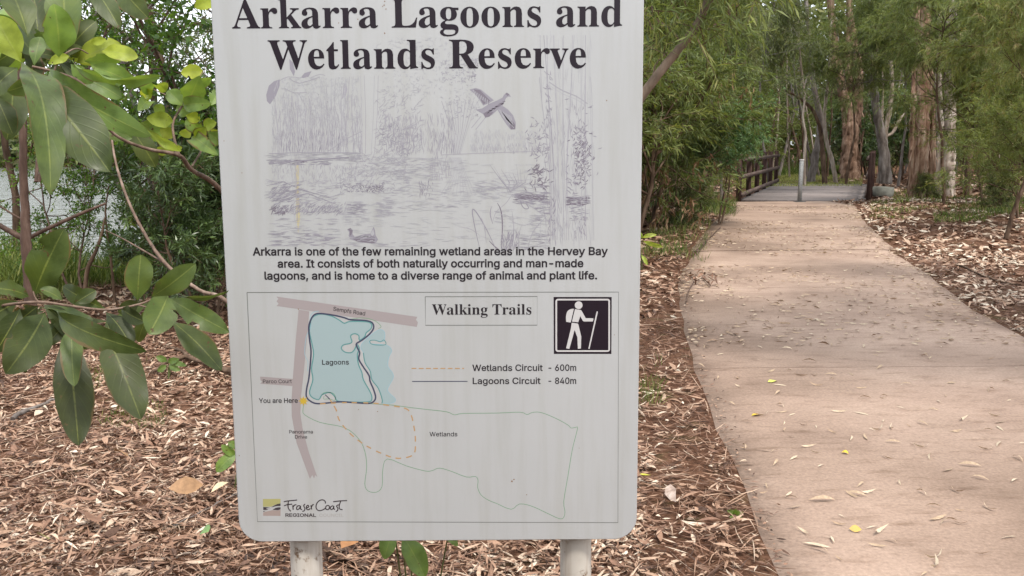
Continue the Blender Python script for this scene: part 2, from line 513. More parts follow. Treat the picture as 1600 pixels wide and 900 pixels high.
# ================================================================ letter outlines (thousandths of an em)
GLYPHS = {'serif':{' ':[278,[]],'A':[650,[[-13,0,-13,27,14,32,35,45,54,71,73,111,307,694,334,693,572,129,594,83,612,51,633,33,660,27,660,0,341,0,341,27,402,37,422,68,418,88,406,121,376,197,154,197,117,105,114,97,113,88,111,72,129,38,184,27,190,27,190,0],[169,239,360,239,263,475]]],'L':[635,[[23,0,23,26,66,32,93,47,107,75,111,120,111,564,106,606,93,633,66,647,24,653,24,678,372,678,372,653,337,651,310,646,291,636,280,620,273,597,271,564,271,123,272,92,276,70,284,55,298,47,318,42,348,41,393,43,434,49,469,59,513,83,551,119,572,149,591,187,609,230,636,230,598,0]]],'R':[704,[[23,0,23,26,66,32,93,47,107,75,111,120,111,564,106,605,93,631,66,646,24,653,24,678,323,678,415,673,489,658,547,634,588,599,613,554,621,498,604,425,553,370,469,333,643,75,659,53,674,38,690,29,712,26,715,26,715,0,504,0,300,316,271,316,271,120,276,75,289,47,316,32,360,26,360,0],[271,348,303,348,370,357,417,385,436,414,448,452,452,500,439,579,400,626,334,642,301,639,282,629,274,609,271,574]]],'T':[630,[[137,0,137,26,183,31,212,46,227,75,232,120,232,645,222,645,173,640,131,625,97,601,71,567,53,524,43,473,16,473,16,678,611,678,611,472,586,472,558,568,496,626,400,645,392,645,392,120,397,73,412,45,440,31,488,26,488,0]]],'W':[910,[[254,-16,48,585,36,615,23,636,4,648,-23,653,-23,678,269,678,269,653,242,650,223,643,213,631,209,611,212,587,220,555,332,228,448,525,426,594,414,623,398,640,375,648,341,653,341,678,654,678,654,653,602,643,585,613,587,598,594,575,706,247,805,550,814,582,817,605,813,627,801,641,780,649,749,653,749,678,929,678,929,653,904,644,885,627,870,601,856,565,664,-16,637,-16,470,460,283,-16]]],'a':[512,[[379,-15,321,2,298,52,250,16,198,-6,142,-13,96,-5,60,17,38,51,30,94,37,135,59,172,95,203,146,230,213,257,296,283,296,359,292,395,278,421,255,435,220,440,171,432,155,408,159,399,169,382,180,363,183,344,178,320,164,301,142,288,115,284,87,289,67,303,53,324,49,352,55,385,73,415,103,439,141,458,188,470,241,474,305,470,356,457,392,435,416,404,431,363,436,313,436,93,437,72,439,59,444,53,453,51,464,54,477,62,490,41,456,10,419,-9],[225,50,241,53,259,61,278,75,296,94,296,252,229,225,189,183,176,125,188,69]]],'d':[551,[[208,-15,159,-7,116,16,79,52,52,99,39,136,32,176,29,219,32,268,40,313,54,354,83,405,121,443,167,466,217,474,261,468,299,449,332,417,332,597,328,623,316,641,295,650,262,654,262,678,475,678,475,112,477,81,484,61,498,48,526,41,526,16,469,13,404,2,332,-15,332,58,300,17,258,-7],[255,42,278,47,301,62,320,84,332,113,332,360,324,383,307,402,285,414,259,418,219,406,194,372,183,335,177,287,175,228,177,171,183,123,193,87,218,53]]],'e':[448,[[229,-15,174,-7,126,16,86,52,55,102,41,142,32,186,29,234,32,279,41,320,56,358,88,406,130,443,179,466,234,474,287,468,333,449,371,417,399,374,415,321,421,258,421,247,174,247,189,145,230,83,297,63,335,70,370,92,402,128,424,108,370,40,305,-1],[173,286,300,286,300,320,297,375,288,413,269,435,240,442,203,427,180,380,173,303]]],'g':[487,[[217,-209,158,-206,109,-197,71,-181,34,-149,21,-111,41,-68,102,-38,52,-1,35,45,42,80,63,110,99,138,152,164,86,200,46,251,33,316,39,360,59,399,90,430,131,454,179,469,234,474,292,469,347,453,472,453,472,399,399,399,425,354,434,303,428,262,411,225,384,195,348,172,305,158,256,153,234,154,211,155,187,151,168,141,154,125,150,106,165,81,210,73,261,73,310,72,351,67,386,60,425,43,451,19,465,-13,470,-55,463,-100,441,-137,406,-168,356,-191,293,-204],[234,185,264,193,284,217,294,257,297,314,294,371,284,411,264,434,234,442,204,434,185,411,174,371,170,314,174,257,185,217,204,193],[239,-173,324,-165,375,-140,392,-98,387,-76,371,-62,344,-54,305,-51,144,-51,118,-77,109,-108,117,-133,141,-154,181,-168]]],'i':[295,[[150,539,121,544,97,561,80,585,75,614,80,644,97,668,121,685,150,690,179,685,204,668,220,644,225,614,220,585,203,561,179,544],[27,0,27,24,52,29,68,38,75,55,78,83,78,375,76,406,70,424,55,433,30,437,31,462,221,462,221,83,223,56,230,39,244,29,268,24,268,0]]],'k':[534,[[26,0,26,24,52,29,68,39,75,56,78,83,78,592,76,621,70,640,56,649,30,654,31,678,220,678,220,251,338,369,357,393,363,414,350,431,311,437,306,437,306,462,514,462,514,437,459,423,409,387,331,311,515,51,536,31,560,24,560,0,314,0,314,24,323,24,348,30,356,47,353,59,345,73,242,219,220,200,220,83,222,56,230,39,244,29,268,24,268,0]]],'l':[297,[[27,0,27,24,52,29,68,38,75,55,78,83,78,592,76,620,70,639,56,650,30,654,30,678,221,678,221,83,223,56,230,39,244,29,268,24,268,0]]],'n':[567,[[27,0,27,24,52,28,67,38,75,56,78,83,78,377,76,404,68,423,53,434,28,438,28,462,220,462,220,398,260,440,308,466,362,474,434,456,478,403,492,315,492,83,495,56,502,39,517,28,541,24,541,0,301,0,301,24,308,24,340,39,350,83,350,323,348,359,341,384,327,399,302,404,258,391,220,350,220,83,222,56,230,39,244,28,268,24,268,0]]],'o':[501,[[251,-15,209,-11,170,-1,135,17,90,55,56,105,40,143,31,185,28,229,31,275,40,317,56,356,90,405,135,443,189,466,250,474,311,466,365,443,410,406,444,357,459,318,469,276,472,229,469,183,459,141,444,102,410,53,366,16,312,-7],[251,17,287,27,311,58,319,84,324,121,326,170,327,229,325,307,319,365,309,403,286,435,251,445,214,434,191,403,182,365,176,307,174,230,175,170,178,122,183,84,191,58,215,27]]],'r':[428,[[27,0,27,24,52,29,68,38,75,55,78,83,78,375,76,406,69,425,55,433,30,437,31,462,217,462,217,375,245,417,279,449,313,468,347,474,384,469,410,453,426,428,431,396,427,370,414,349,394,336,369,331,346,334,331,344,319,357,308,372,296,383,281,387,261,380,241,360,227,327,222,286,222,83,226,55,237,38,258,28,294,24,294,0]]],'s':[429,[[225,-15,181,-9,129,9,120,12,109,13,89,7,76,-13,53,-13,53,157,79,157,98,101,129,58,167,31,209,22,242,26,266,40,281,60,286,87,273,125,232,156,159,193,113,221,81,252,62,288,55,328,65,386,97,433,128,456,165,470,210,475,227,474,247,471,270,465,296,458,307,456,317,454,332,459,343,475,363,475,363,330,340,330,320,378,293,413,259,434,222,441,194,437,173,426,160,408,156,386,160,364,172,346,191,330,218,315,285,282,329,255,360,226,377,189,383,141,378,96,364,58,340,27,307,4,269,-10]]],'t':[340,[[184,-14,133,-7,98,16,79,53,72,106,72,415,30,415,30,446,68,483,102,517,131,550,167,593,192,631,215,631,215,462,309,462,309,415,215,415,215,122,217,95,223,76,233,64,250,60,282,73,307,111,331,98,294,36,245,-2]]],'v':[456,[[212,-15,57,369,45,397,33,419,18,432,-4,437,-4,462,244,462,244,438,232,438,202,431,192,411,194,399,275,182,351,376,357,394,359,405,345,430,303,438,303,462,454,462,454,439,430,430,414,415,401,393,387,362,238,-15]]]},'sans':{' ':[188,[]],',':[188,[[38,-119,68,71,137,71,84,-119]]],'-':[453,[[337,244,337,188,114,188,114,244]]],'.':[188,[[95,-4,78,-1,63,9,53,24,50,41,53,59,63,73,78,83,95,87,113,83,128,73,138,59,141,41,138,24,128,9,113,-1]]],'0':[453,[[227,-7,174,1,130,24,95,62,69,113,57,155,50,202,48,254,50,306,57,353,69,395,95,447,130,484,174,508,227,516,279,508,323,484,358,447,384,395,396,353,403,306,405,254,403,202,396,155,384,113,359,62,323,24,279,1],[227,50,261,56,290,74,313,103,330,144,340,194,344,254,340,314,330,365,313,405,290,435,261,453,227,460,192,453,163,435,140,405,123,365,113,314,109,254,113,194,123,144,140,103,163,74,192,56]]],'4':[453,[[40,105,40,158,247,509,311,509,109,166,109,163,413,163,413,105],[282,0,282,121,282,146,282,318,343,318,343,0]]],'6':[453,[[226,-7,182,-1,142,15,109,40,84,74,69,115,64,162,68,199,80,239,102,285,137,340,252,509,322,509,151,261,145,261,154,275,165,288,179,299,196,307,214,312,235,314,278,309,316,295,346,271,370,240,384,201,389,157,384,112,368,73,343,39,310,14,271,-2],[226,48,254,52,279,63,299,79,314,101,324,128,327,157,324,187,314,213,299,235,279,251,254,262,226,265,198,262,174,252,153,235,138,214,128,188,125,158,128,128,138,102,153,79,174,63,198,52]]],'8':[453,[[226,-7,178,-2,136,11,101,33,74,62,57,96,52,135,55,166,65,195,81,220,101,241,125,256,153,265,153,267,119,282,93,308,76,342,70,380,75,417,90,450,114,477,146,498,184,511,226,516,269,511,306,498,337,477,361,450,377,417,382,380,376,342,359,308,333,282,300,267,300,265,327,256,351,241,372,220,387,195,397,166,401,135,395,96,378,62,352,33,317,11,275,-2],[226,49,258,52,285,60,307,74,323,91,333,113,337,139,333,165,322,189,305,208,283,223,256,232,226,235,196,232,169,223,147,208,130,189,119,165,115,139,119,113,129,91,145,74,167,60,195,52],[226,290,252,292,274,300,293,313,307,330,316,351,319,376,316,399,308,420,294,437,275,449,252,457,226,460,200,457,177,449,159,437,145,420,136,399,133,376,136,351,145,330,159,313,178,300,201,292]]],'A':[480,[[16,0,201,509,276,509,463,0,395,0,287,302,276,334,264,372,250,420,232,478,245,478,228,419,213,371,201,333,191,302,85,0],[110,142,110,199,370,199,370,142]]],'B':[456,[[60,0,60,509,241,509,289,504,329,491,359,469,381,442,394,410,398,374,395,344,387,320,373,301,356,286,336,275,315,267,315,262,339,257,363,245,385,227,402,203,414,173,418,136,413,100,400,67,377,39,344,18,301,4,247,0],[125,57,245,57,296,63,330,80,349,105,355,137,352,161,342,184,327,203,306,218,279,228,248,231,125,231],[125,285,238,285,265,288,288,296,308,309,323,326,333,348,336,372,330,403,313,429,283,446,240,452,125,452]]],'C':[510,[[267,-7,225,-3,186,7,150,25,119,49,92,79,70,115,53,157,44,203,40,254,44,305,53,352,70,393,92,429,119,459,150,484,186,501,225,512,267,516,305,513,340,504,373,490,402,471,427,447,448,418,463,385,473,348,408,348,401,373,389,395,375,413,357,428,337,440,315,449,292,454,267,456,223,450,184,432,150,403,125,364,109,314,103,254,109,194,125,145,151,105,184,76,223,59,267,53,292,55,315,60,337,69,357,81,375,96,389,114,401,136,408,160,473,160,463,124,448,91,428,62,402,38,373,19,341,5,305,-4]]],'D':[502,[[219,0,96,0,96,57,215,57,272,63,318,81,354,110,379,149,394,198,399,255,394,312,379,361,354,399,320,428,275,446,221,452,93,452,93,509,225,509,273,505,315,495,353,478,399,441,433,391,449,351,458,306,462,255,458,205,449,159,433,119,411,83,384,54,351,31,312,14,268,3],[125,509,125,0,60,0,60,509]]],'E':[419,[[60,0,60,509,372,509,372,452,125,452,125,286,355,286,355,229,125,229,125,57,375,57,375,0]]],'G':[520,[[269,-7,225,-3,185,7,149,25,118,49,91,79,69,116,53,157,43,203,40,254,43,305,53,352,69,393,91,429,117,459,149,484,184,501,223,512,265,516,304,513,340,504,374,489,403,469,429,445,449,416,465,384,474,349,408,349,399,372,387,393,373,411,356,427,337,439,315,448,291,454,265,456,222,450,183,432,150,404,125,364,109,314,103,254,109,194,125,145,151,105,184,76,224,59,269,53,309,57,345,71,374,93,396,123,410,160,415,202,434,199,283,199,283,256,478,256,478,200,471,141,451,91,419,50,377,19,326,0]]],'H':[517,[[60,0,60,509,125,509,125,289,392,289,392,509,457,509,457,0,392,0,392,232,125,232,125,0]]],'I':[300,[[31,0,31,57,118,57,118,452,31,452,31,509,269,509,269,452,183,452,183,57,269,57,269,0]]],'L':[393,[[60,0,60,509,125,509,125,57,361,57,361,0]]],'N':[523,[[60,0,60,509,136,509,343,183,352,169,363,151,375,130,388,107,401,82,414,55,405,54,402,81,401,108,400,134,399,157,399,195,399,509,463,509,463,0,387,0,202,290,177,331,164,354,148,381,108,452,119,454,122,384,124,328,125,291,125,0]]],'O':[533,[[267,-7,225,-3,186,7,150,25,119,49,92,79,70,115,53,157,44,203,40,254,44,305,53,352,70,393,92,429,119,459,150,484,186,501,225,512,267,516,309,512,348,501,384,484,415,459,442,429,464,393,480,352,490,305,493,254,490,203,480,157,464,115,442,79,415,49,384,25,348,7,309,-3],[267,53,310,59,349,76,383,105,408,144,425,194,430,254,425,314,408,365,383,404,349,433,310,450,267,456,223,450,184,433,151,404,125,364,109,314,103,254,109,194,125,144,151,105,184,76,223,59]]],'P':[445,[[60,0,60,509,235,509,289,503,332,487,366,462,390,430,404,391,409,348,404,304,390,265,366,233,332,207,289,191,235,186,109,186,109,242,233,242,269,246,297,256,318,272,333,294,342,319,344,348,342,376,333,402,318,423,297,439,268,449,232,452,125,452,125,0]]],'R':[449,[[60,0,60,509,236,509,290,504,333,489,367,465,390,433,405,395,409,352,405,309,390,271,367,240,333,217,289,203,236,198,96,198,96,255,234,255,269,258,298,267,319,281,334,300,342,324,345,352,342,380,334,405,319,425,298,440,269,449,233,452,125,452,125,0],[353,0,230,229,303,229,428,0]]],'S':[447,[[224,-9,172,-4,128,9,91,31,64,60,46,96,38,137,104,137,110,110,123,88,142,71,166,59,194,52,224,49,257,52,286,60,311,74,329,92,341,114,346,139,342,161,332,179,316,193,296,205,272,214,245,222,184,239,128,260,86,289,60,326,52,372,58,413,75,448,102,476,138,498,180,511,227,516,275,511,316,498,351,476,377,449,394,415,401,378,337,378,326,412,302,437,267,453,225,459,194,456,167,448,145,435,129,418,118,398,115,376,119,352,131,334,148,319,169,308,191,300,212,293,264,279,287,272,312,264,336,252,359,238,379,220,395,198,405,171,408,139,403,99,386,64,360,34,323,11,278,-4]]],'U':[517,[[259,-8,203,-2,154,15,114,43,85,80,66,124,60,173,60,509,124,509,124,178,128,144,141,113,160,87,187,68,220,56,259,52,298,56,331,68,357,87,377,113,389,144,393,178,393,509,457,509,457,173,451,124,433,80,403,43,363,15,315,-2]]],'W':[686,[[155,0,16,509,82,509,163,196,170,171,175,145,187,94,192,67,197,40,189,40,194,67,200,94,205,120,211,145,224,196,306,509,380,509,462,196,468,171,474,145,486,94,492,67,497,40,488,40,493,67,499,94,504,120,510,145,523,196,603,509,670,509,530,0,455,0,368,323,359,356,351,391,344,431,336,475,350,475,342,433,335,395,327,359,318,323,230,0]]],'Y':[472,[[203,0,203,208,16,509,91,509,192,344,208,318,222,292,236,264,250,230,224,230,237,265,251,293,265,318,280,344,381,509,455,509,268,208,268,0]]],'a':[389,[[160,-9,126,-5,94,5,68,22,48,45,35,73,30,108,34,138,43,161,58,179,78,193,100,203,125,211,152,216,178,220,234,227,252,230,265,235,273,243,276,255,276,257,273,279,267,297,256,311,240,322,220,329,196,331,171,329,149,322,132,313,118,301,107,288,100,274,41,291,57,322,79,346,104,364,133,375,163,382,194,384,215,383,239,379,263,372,286,360,306,343,322,320,333,290,337,251,337,0,277,0,277,52,272,52,264,38,252,25,236,12,215,1,190,-6],[170,45,202,49,228,59,248,74,263,93,272,115,276,138,276,190,270,186,259,182,246,179,231,176,200,171,175,168,154,164,134,159,117,150,103,139,95,124,92,105,94,87,102,72,114,61,130,52,149,47]]],'b':[424,[[229,-8,198,-5,172,4,153,17,138,31,127,46,118,59,112,59,112,0,53,0,53,509,114,509,114,319,118,319,127,331,137,346,152,360,171,373,197,381,229,384,274,378,313,361,345,332,370,293,385,245,390,189,385,133,370,84,346,45,313,16,274,-2],[220,47,253,51,279,66,301,88,316,117,325,151,328,189,325,227,316,261,301,290,280,311,253,325,220,330,188,325,161,312,140,291,125,263,116,229,113,189,116,150,125,115,140,86,162,65,188,51]]],'c':[396,[[207,-8,159,-2,117,16,82,46,56,85,40,133,34,187,40,243,56,291,82,330,117,360,159,378,207,384,234,383,260,377,284,368,305,356,324,341,340,322,353,301,362,277,303,262,298,276,290,289,281,301,270,311,257,319,242,325,226,329,207,330,173,325,145,310,124,287,108,258,99,224,96,187,99,151,108,117,124,89,145,66,173,51,207,46,226,48,243,52,258,58,271,66,282,76,292,89,299,102,304,117,363,102,354,78,341,56,325,37,306,21,285,9,261,-1,235,-6]]],'d':[424,[[195,-8,151,-2,111,16,79,45,55,84,39,133,34,189,39,245,55,293,79,332,112,361,151,378,196,384,228,381,253,373,272,360,287,346,298,331,306,319,311,319,311,509,372,509,372,0,313,0,313,59,307,59,298,46,287,31,272,17,252,4,227,-5],[205,47,236,51,263,65,284,86,299,115,309,150,312,189,309,229,300,263,284,291,263,312,237,325,205,330,172,325,145,311,124,290,108,261,99,227,96,189,99,151,109,117,124,88,145,66,172,51]]],'e':[404,[[212,-8,161,-2,117,16,82,46,56,85,40,132,34,187,39,242,55,290,81,329,115,359,157,378,205,384,236,382,266,374,294,361,319,341,341,315,357,282,368,242,371,194,371,169,75,169,75,221,338,221,310,202,307,237,298,269,283,294,263,314,237,326,205,330,173,326,146,313,125,294,109,270,99,241,96,211,96,178,100,139,110,106,128,80,151,61,179,50,212,46,234,48,254,53,271,61,285,73,297,88,306,105,365,91,353,63,335,39,311,19,283,4,249,-5]]],'f':[254,[[228,379,228,327,6,327,6,379],[81,0,81,432,84,461,96,486,113,505,135,519,161,527,187,530,207,529,222,527,234,524,243,521,227,468,215,472,206,473,195,474,171,470,154,460,145,443,142,419,142,0]]],'g':[425,[[207,-151,168,-148,134,-140,105,-127,82,-110,64,-91,51,-69,101,-41,110,-53,122,-66,136,-78,154,-88,178,-95,207,-97,249,-92,282,-75,304,-47,311,-6,311,68,306,68,298,56,287,41,272,28,252,16,227,8,195,5,152,10,113,27,80,53,55,90,39,136,34,191,39,246,55,293,80,332,112,361,152,378,196,384,228,382,253,373,273,360,288,346,299,331,308,319,313,319,313,379,372,379,372,-9,367,-54,350,-90,324,-117,291,-136,251,-147],[205,59,237,63,264,75,285,95,300,121,309,154,312,193,309,231,300,264,285,291,264,312,237,325,205,330,172,325,145,312,124,290,109,262,99,229,96,193,99,155,109,123,124,96,145,76,172,63]]],'h':[410,[[114,227,114,0,53,0,53,509,114,509,114,287,102,287,124,332,152,362,187,379,227,384,264,380,295,369,321,349,341,321,353,285,357,240,357,0,296,0,296,235,290,275,273,304,246,323,210,329,184,326,161,317,141,303,126,283,117,257]]],'i':[167,[[53,0,53,379,114,379,114,0],[84,443,67,446,54,455,44,468,41,483,44,499,54,512,67,521,84,524,100,521,114,512,123,499,126,483,123,468,114,455,100,446]]],'k':[381,[[110,137,110,212,121,212,284,379,360,379,184,199,177,199],[53,0,53,509,114,509,114,0],[294,0,148,186,191,229,372,0]]],'l':[189,[[139,-2,101,3,74,20,58,47,53,84,53,509,114,509,114,99,115,77,120,62,130,54,146,52,160,53,170,54,181,3,162,-1,151,-2]]],'m':[610,[[53,0,53,379,112,379,112,295,108,295,118,323,132,346,151,363,172,376,195,384,219,386,257,380,287,361,309,331,321,295,312,295,322,321,337,343,357,361,381,375,407,383,437,386,468,383,497,372,522,354,541,328,553,296,557,255,557,0,496,0,496,254,490,289,473,313,447,326,419,330,395,328,374,320,358,307,345,290,338,270,335,247,335,0,274,0,274,260,269,288,253,311,229,326,199,330,178,328,158,320,140,307,126,289,117,266,114,238,114,0]]],'n':[410,[[114,227,114,0,53,0,53,379,112,379,112,287,102,287,124,332,152,362,187,379,227,384,264,380,295,369,321,349,341,321,353,285,357,240,357,0,296,0,296,235,290,275,273,304,246,323,210,329,184,326,161,317,141,303,126,283,117,257]]],'o':[415,[[207,-8,159,-2,117,16,82,46,56,85,40,133,34,187,40,243,56,291,82,330,117,360,159,378,207,384,256,378,299,360,333,330,359,291,376,243,381,187,376,133,359,85,333,46,299,16,256,-2],[207,46,242,51,270,66,292,89,307,117,316,151,319,187,316,224,307,258,292,287,270,310,242,325,207,330,173,325,145,310,124,287,108,258,99,224,96,187,99,151,108,117,124,89,145,66,173,51]]],'p':[424,[[53,-143,53,379,112,379,112,319,118,319,126,331,137,346,152,360,171,373,197,381,229,384,274,378,313,361,345,332,370,293,385,245,390,189,385,133,370,84,346,45,313,16,274,-2,229,-8,198,-5,173,4,153,17,138,31,127,46,118,59,114,59,114,-143],[220,47,253,51,279,66,301,88,316,117,325,151,328,189,325,227,316,261,301,290,280,311,253,325,220,330,188,325,161,312,140,291,125,263,116,229,113,189,116,150,125,115,140,86,162,65,188,51]]],'r':[259,[[53,0,53,379,112,379,112,321,115,321,130,347,152,367,181,380,213,385,229,384,243,384,243,322,230,324,219,325,207,326,182,323,159,315,140,301,126,284,117,262,114,237,114,0]]],'s':[365,[[182,-8,145,-5,112,3,84,18,62,38,45,63,36,94,94,107,105,79,124,60,150,49,181,45,217,50,244,62,262,81,268,103,265,121,254,136,237,147,212,155,149,170,104,186,72,208,53,237,47,274,51,305,65,332,87,354,115,370,149,381,187,384,223,381,254,372,279,358,299,339,314,316,324,290,268,277,258,298,243,316,219,328,187,333,156,329,131,317,114,299,109,277,112,258,124,243,144,232,172,223,229,209,275,194,306,171,325,142,331,107,326,75,312,47,290,24,260,6,223,-5]]],'t':[227,[[204,379,204,327,6,327,6,379],[65,471,126,471,126,98,128,76,136,61,150,53,170,50,185,51,202,54,213,2,203,-1,192,-3,180,-4,168,-4,125,2,92,21,72,52,65,93]]],'u':[410,[[182,-5,146,-1,115,11,89,31,69,59,57,95,53,139,53,379,114,379,114,144,119,105,137,75,164,56,200,50,226,53,249,62,268,77,283,97,293,122,296,153,296,379,357,379,357,0,298,0,298,92,307,92,286,47,257,17,222,0]]],'v':[389,[[163,0,17,379,84,379,165,155,177,121,187,87,196,53,206,21,184,21,194,53,203,87,213,121,224,155,305,379,371,379,226,0]]],'w':[567,[[138,0,23,379,87,379,133,214,143,177,154,137,165,91,175,41,165,41,175,90,186,135,196,176,206,214,252,379,316,379,362,214,371,176,382,136,392,91,402,41,391,41,402,90,413,135,423,176,434,214,480,379,545,379,429,0,368,0,319,172,305,225,297,252,291,280,277,338,291,338,277,280,263,225,255,198,248,172,199,0]]],'y':[389,[[47,-139,61,-86,71,-87,88,-90,104,-89,118,-84,130,-74,141,-58,151,-36,163,-1,17,379,84,379,165,155,177,121,187,87,196,53,206,21,184,21,193,53,202,87,212,121,224,155,305,379,371,379,204,-58,191,-85,177,-107,159,-124,139,-136,117,-143,91,-145,77,-145,65,-143,54,-141]]]}}
# ================================================================ the reserve sign
SIGN_Y = 1.773
S0 = at_y(685, 845, SIGN_Y)
SIGN_X, SIGN_BOT = S0.x, S0.z
SIGN_TOP = 1.815
sign = thing('reserve_sign', 'large pale information sign with a printed trail map, on two white posts beside the path', 'sign', (SIGN_X, SIGN_Y, 0))
def su(px, py):                                        # picture survey -> sign face (metres right of its centre, metres up)
    q = at_y(px, py, SIGN_Y)
    return (q.x - SIGN_X, q.z)

# ---- panel: folded-edge aluminium sheet with round corners
hl = (su(372.5, 800)[0] + su(329.5, 20)[0]) / 2
hr = (su(995.5, 800)[0] + su(1005.7, 20)[0]) / 2
def round_rect(x0, x1, z0, z1, r, n=10):
    P = []
    for cx, cz, a0 in ((x1 - r, z0 + r, -90), (x1 - r, z1 - r, 0), (x0 + r, z1 - r, 90), (x0 + r, z0 + r, 180)):
        for k in range(n + 1):
            a = R(a0 + 90 * k / n)
            P.append((cx + r * math.cos(a), cz + r * math.sin(a)))
    return P
pm = MB()
o_ = np.array(round_rect(hl, hr, SIGN_BOT, SIGN_TOP, .046))
i_ = np.array(round_rect(hl + .0016, hr - .0016, SIGN_BOT + .0016, SIGN_TOP - .0016, .0445))
n_ = len(o_)
k = np.arange(n_); k2 = (k + 1) % n_
def lift(P, y): return np.stack([P[:, 0], np.full(len(P), y), P[:, 1]], 1)
V = np.concatenate([lift(i_, 0), lift(o_, .0016), lift(o_, .0055)])
pm.add(V, np.concatenate([np.stack([k, k2, n_ + k2, n_ + k], 1)[:, ::-1], np.stack([n_ + k, n_ + k2, 2 * n_ + k2, 2 * n_ + k], 1)[:, ::-1]]), 0.0)
pm.add(lift(i_, 0), [list(range(n_))], 0.0)
pm.add(lift(o_, .0055), [list(range(n_))[::-1]], 1.0)
m, t, out = mat_base('sign_face')
at = nd(t, 'ShaderNodeAttribute', attribute_name='tone')
n1 = noise(t, 2.2, 5, .6); n2 = noise(t, 1.0, 6, .6, stretch=(34, 1, 2.4)); n3 = noise(t, 90, 2)
ra = ramp(t, [(.3, (.39, .40, .405)), (.7, (.425, .435, .44))])
t.links.new(n1.outputs['Fac'], ra.inputs['Fac'])
rb = ramp(t, [(.46, (1, 1, 1)), (.76, (.90, .89, .855))])
t.links.new(n2.outputs['Fac'], rb.inputs['Fac'])
c = mixc(t, ra.outputs['Color'], rb.outputs['Color'], 1.0, 'MULTIPLY')
rc = ramp(t, [(.74, (0, 0, 0)), (.80, (.5, .5, .5))])
t.links.new(n3.outputs['Fac'], rc.inputs['Fac'])
c = mixc(t, c, (.35, .33, .30), rc.outputs['Color'])
c = mixc(t, c, (.36, .37, .38), at.outputs['Fac'])
b = nd(t, 'ShaderNodeBsdfPrincipled', Roughness=.42)
b.inputs['Specular IOR Level'].default_value = .5
b.inputs['Coat Weight'].default_value = .25
b.inputs['Coat Roughness'].default_value = .30
t.links.new(c, b.inputs['Base Color'])
nb = noise(t, 130, 3); bp = nd(t, 'ShaderNodeBump', Strength=.12, Distance=.001)
t.links.new(nb.outputs['Fac'], bp.inputs['Height']); t.links.new(bp.outputs[0], b.inputs['Normal'])
t.links.new(b.outputs[0], out.inputs[0])
pm.build('panel', m, sign)

# ---- inks
def ink(name, col, rough=.38):
    m_ = m_plain(name, col, rough, .25)
    b_ = [n_ for n_ in m_.node_tree.nodes if n_.type == 'BSDF_PRINCIPLED'][0]
    b_.inputs['Coat Weight'].default_value = .04; b_.inputs['Coat Roughness'].default_value = .30
    return m_
I_BLACK = ink('black_ink', (.016, .010, .016))
I_TEXT = ink('text_ink', (.024, .020, .024))
I_ROAD = ink('road_ink', (.315, .28, .283))
I_LAKE = ink('lake_ink', (.30, .385, .40))
I_TRAIL = ink('trail_ink', (.055, .06, .10))
I_TEAL = ink('shore_ink', (.10, .25, .25))
I_PALEBLUE = ink('pale_blue_ink', (.25, .42, .50))
I_GREEN = ink('boundary_ink', (.18, .30, .20))
I_ORANGE = ink('orange_ink', (.42, .265, .12))
I_LINE = ink('frame_ink', (.17, .18, .17))
I_WHITE = ink('white_ink', (.50, .49, .49))
I_YELLOW = ink('yellow_ink', (.48, .34, .05))
I_LOGOY = ink('logo_yellow_ink', (.36, .345, .15))
I_LOGOP = ink('logo_pink_ink', (.32, .26, .24))
I_LOGOK = ink('logo_dark_ink', (.055, .045, .05))
I_FADED = ink('faded_ink', (.365, .355, .34))
I_DRAW = [(.365, .368, .393), (.32, .315, .35), (.262, .25, .29), (.18, .16, .195)]
I_STAIN = ink('yellow_stain', (.44, .40, .27))
I_RUST = ink('rust_speck', (.22, .13, .07))

def flat(MBo, pts_px, layer, tr=None):
    """polygon on the sign face"""
    P = [su(*(tr(*q) if tr else q)) for q in pts_px]
    from mathutils.geometry import tessellate_polygon
    tri = tessellate_polygon([[Vector((a, b_, 0)) for a, b_ in P]])
    V = [(a, -layer * .00003, b_) for a, b_ in P]
    F = []
    for a, b_, c_ in tri:
        p0, p1, p2 = P[a], P[b_], P[c_]
        cr = (p1[0] - p0[0]) * (p2[1] - p0[1]) - (p1[1] - p0[1]) * (p2[0] - p0[0])
        F.append((a, b_, c_) if cr > 0 else (a, c_, b_))
    MBo.add(V, F)
PXM = .8 / 622.0                                        # metres per survey pixel on the face
def line(MBo, pts_px, w_px, layer, tr=None, closed=False, taper=False, smooth=0):
    P = [tuple(tr(*q)) if tr else q for q in pts_px]
    if smooth:
        P = catmull(P, smooth, closed)
    P = np.array([su(*q) for q in P])
    if closed: P = np.concatenate([P, P[:1]])
    if len(P) < 2: return
    d = np.gradient(P, axis=0)
    d /= np.linalg.norm(d, axis=1)[:, None] + 1e-12
    nrm = np.stack([-d[:, 1], d[:, 0]], 1)
    h = np.full(len(P), w_px * PXM / 2)
    if taper: h = h * (np.sin(np.linspace(.15, math.pi - .12, len(P))) * .85 + .15)
    A, B = P + nrm * h[:, None], P - nrm * h[:, None]
    y = np.full(len(P), -layer * .00003)
    V = np.concatenate([np.stack([A[:, 0], y, A[:, 1]], 1), np.stack([B[:, 0], y, B[:, 1]], 1)])
    k = np.arange(len(P) - 1)
    MBo.add(V, np.stack([k, len(P) + k, len(P) + k + 1, k + 1], 1))
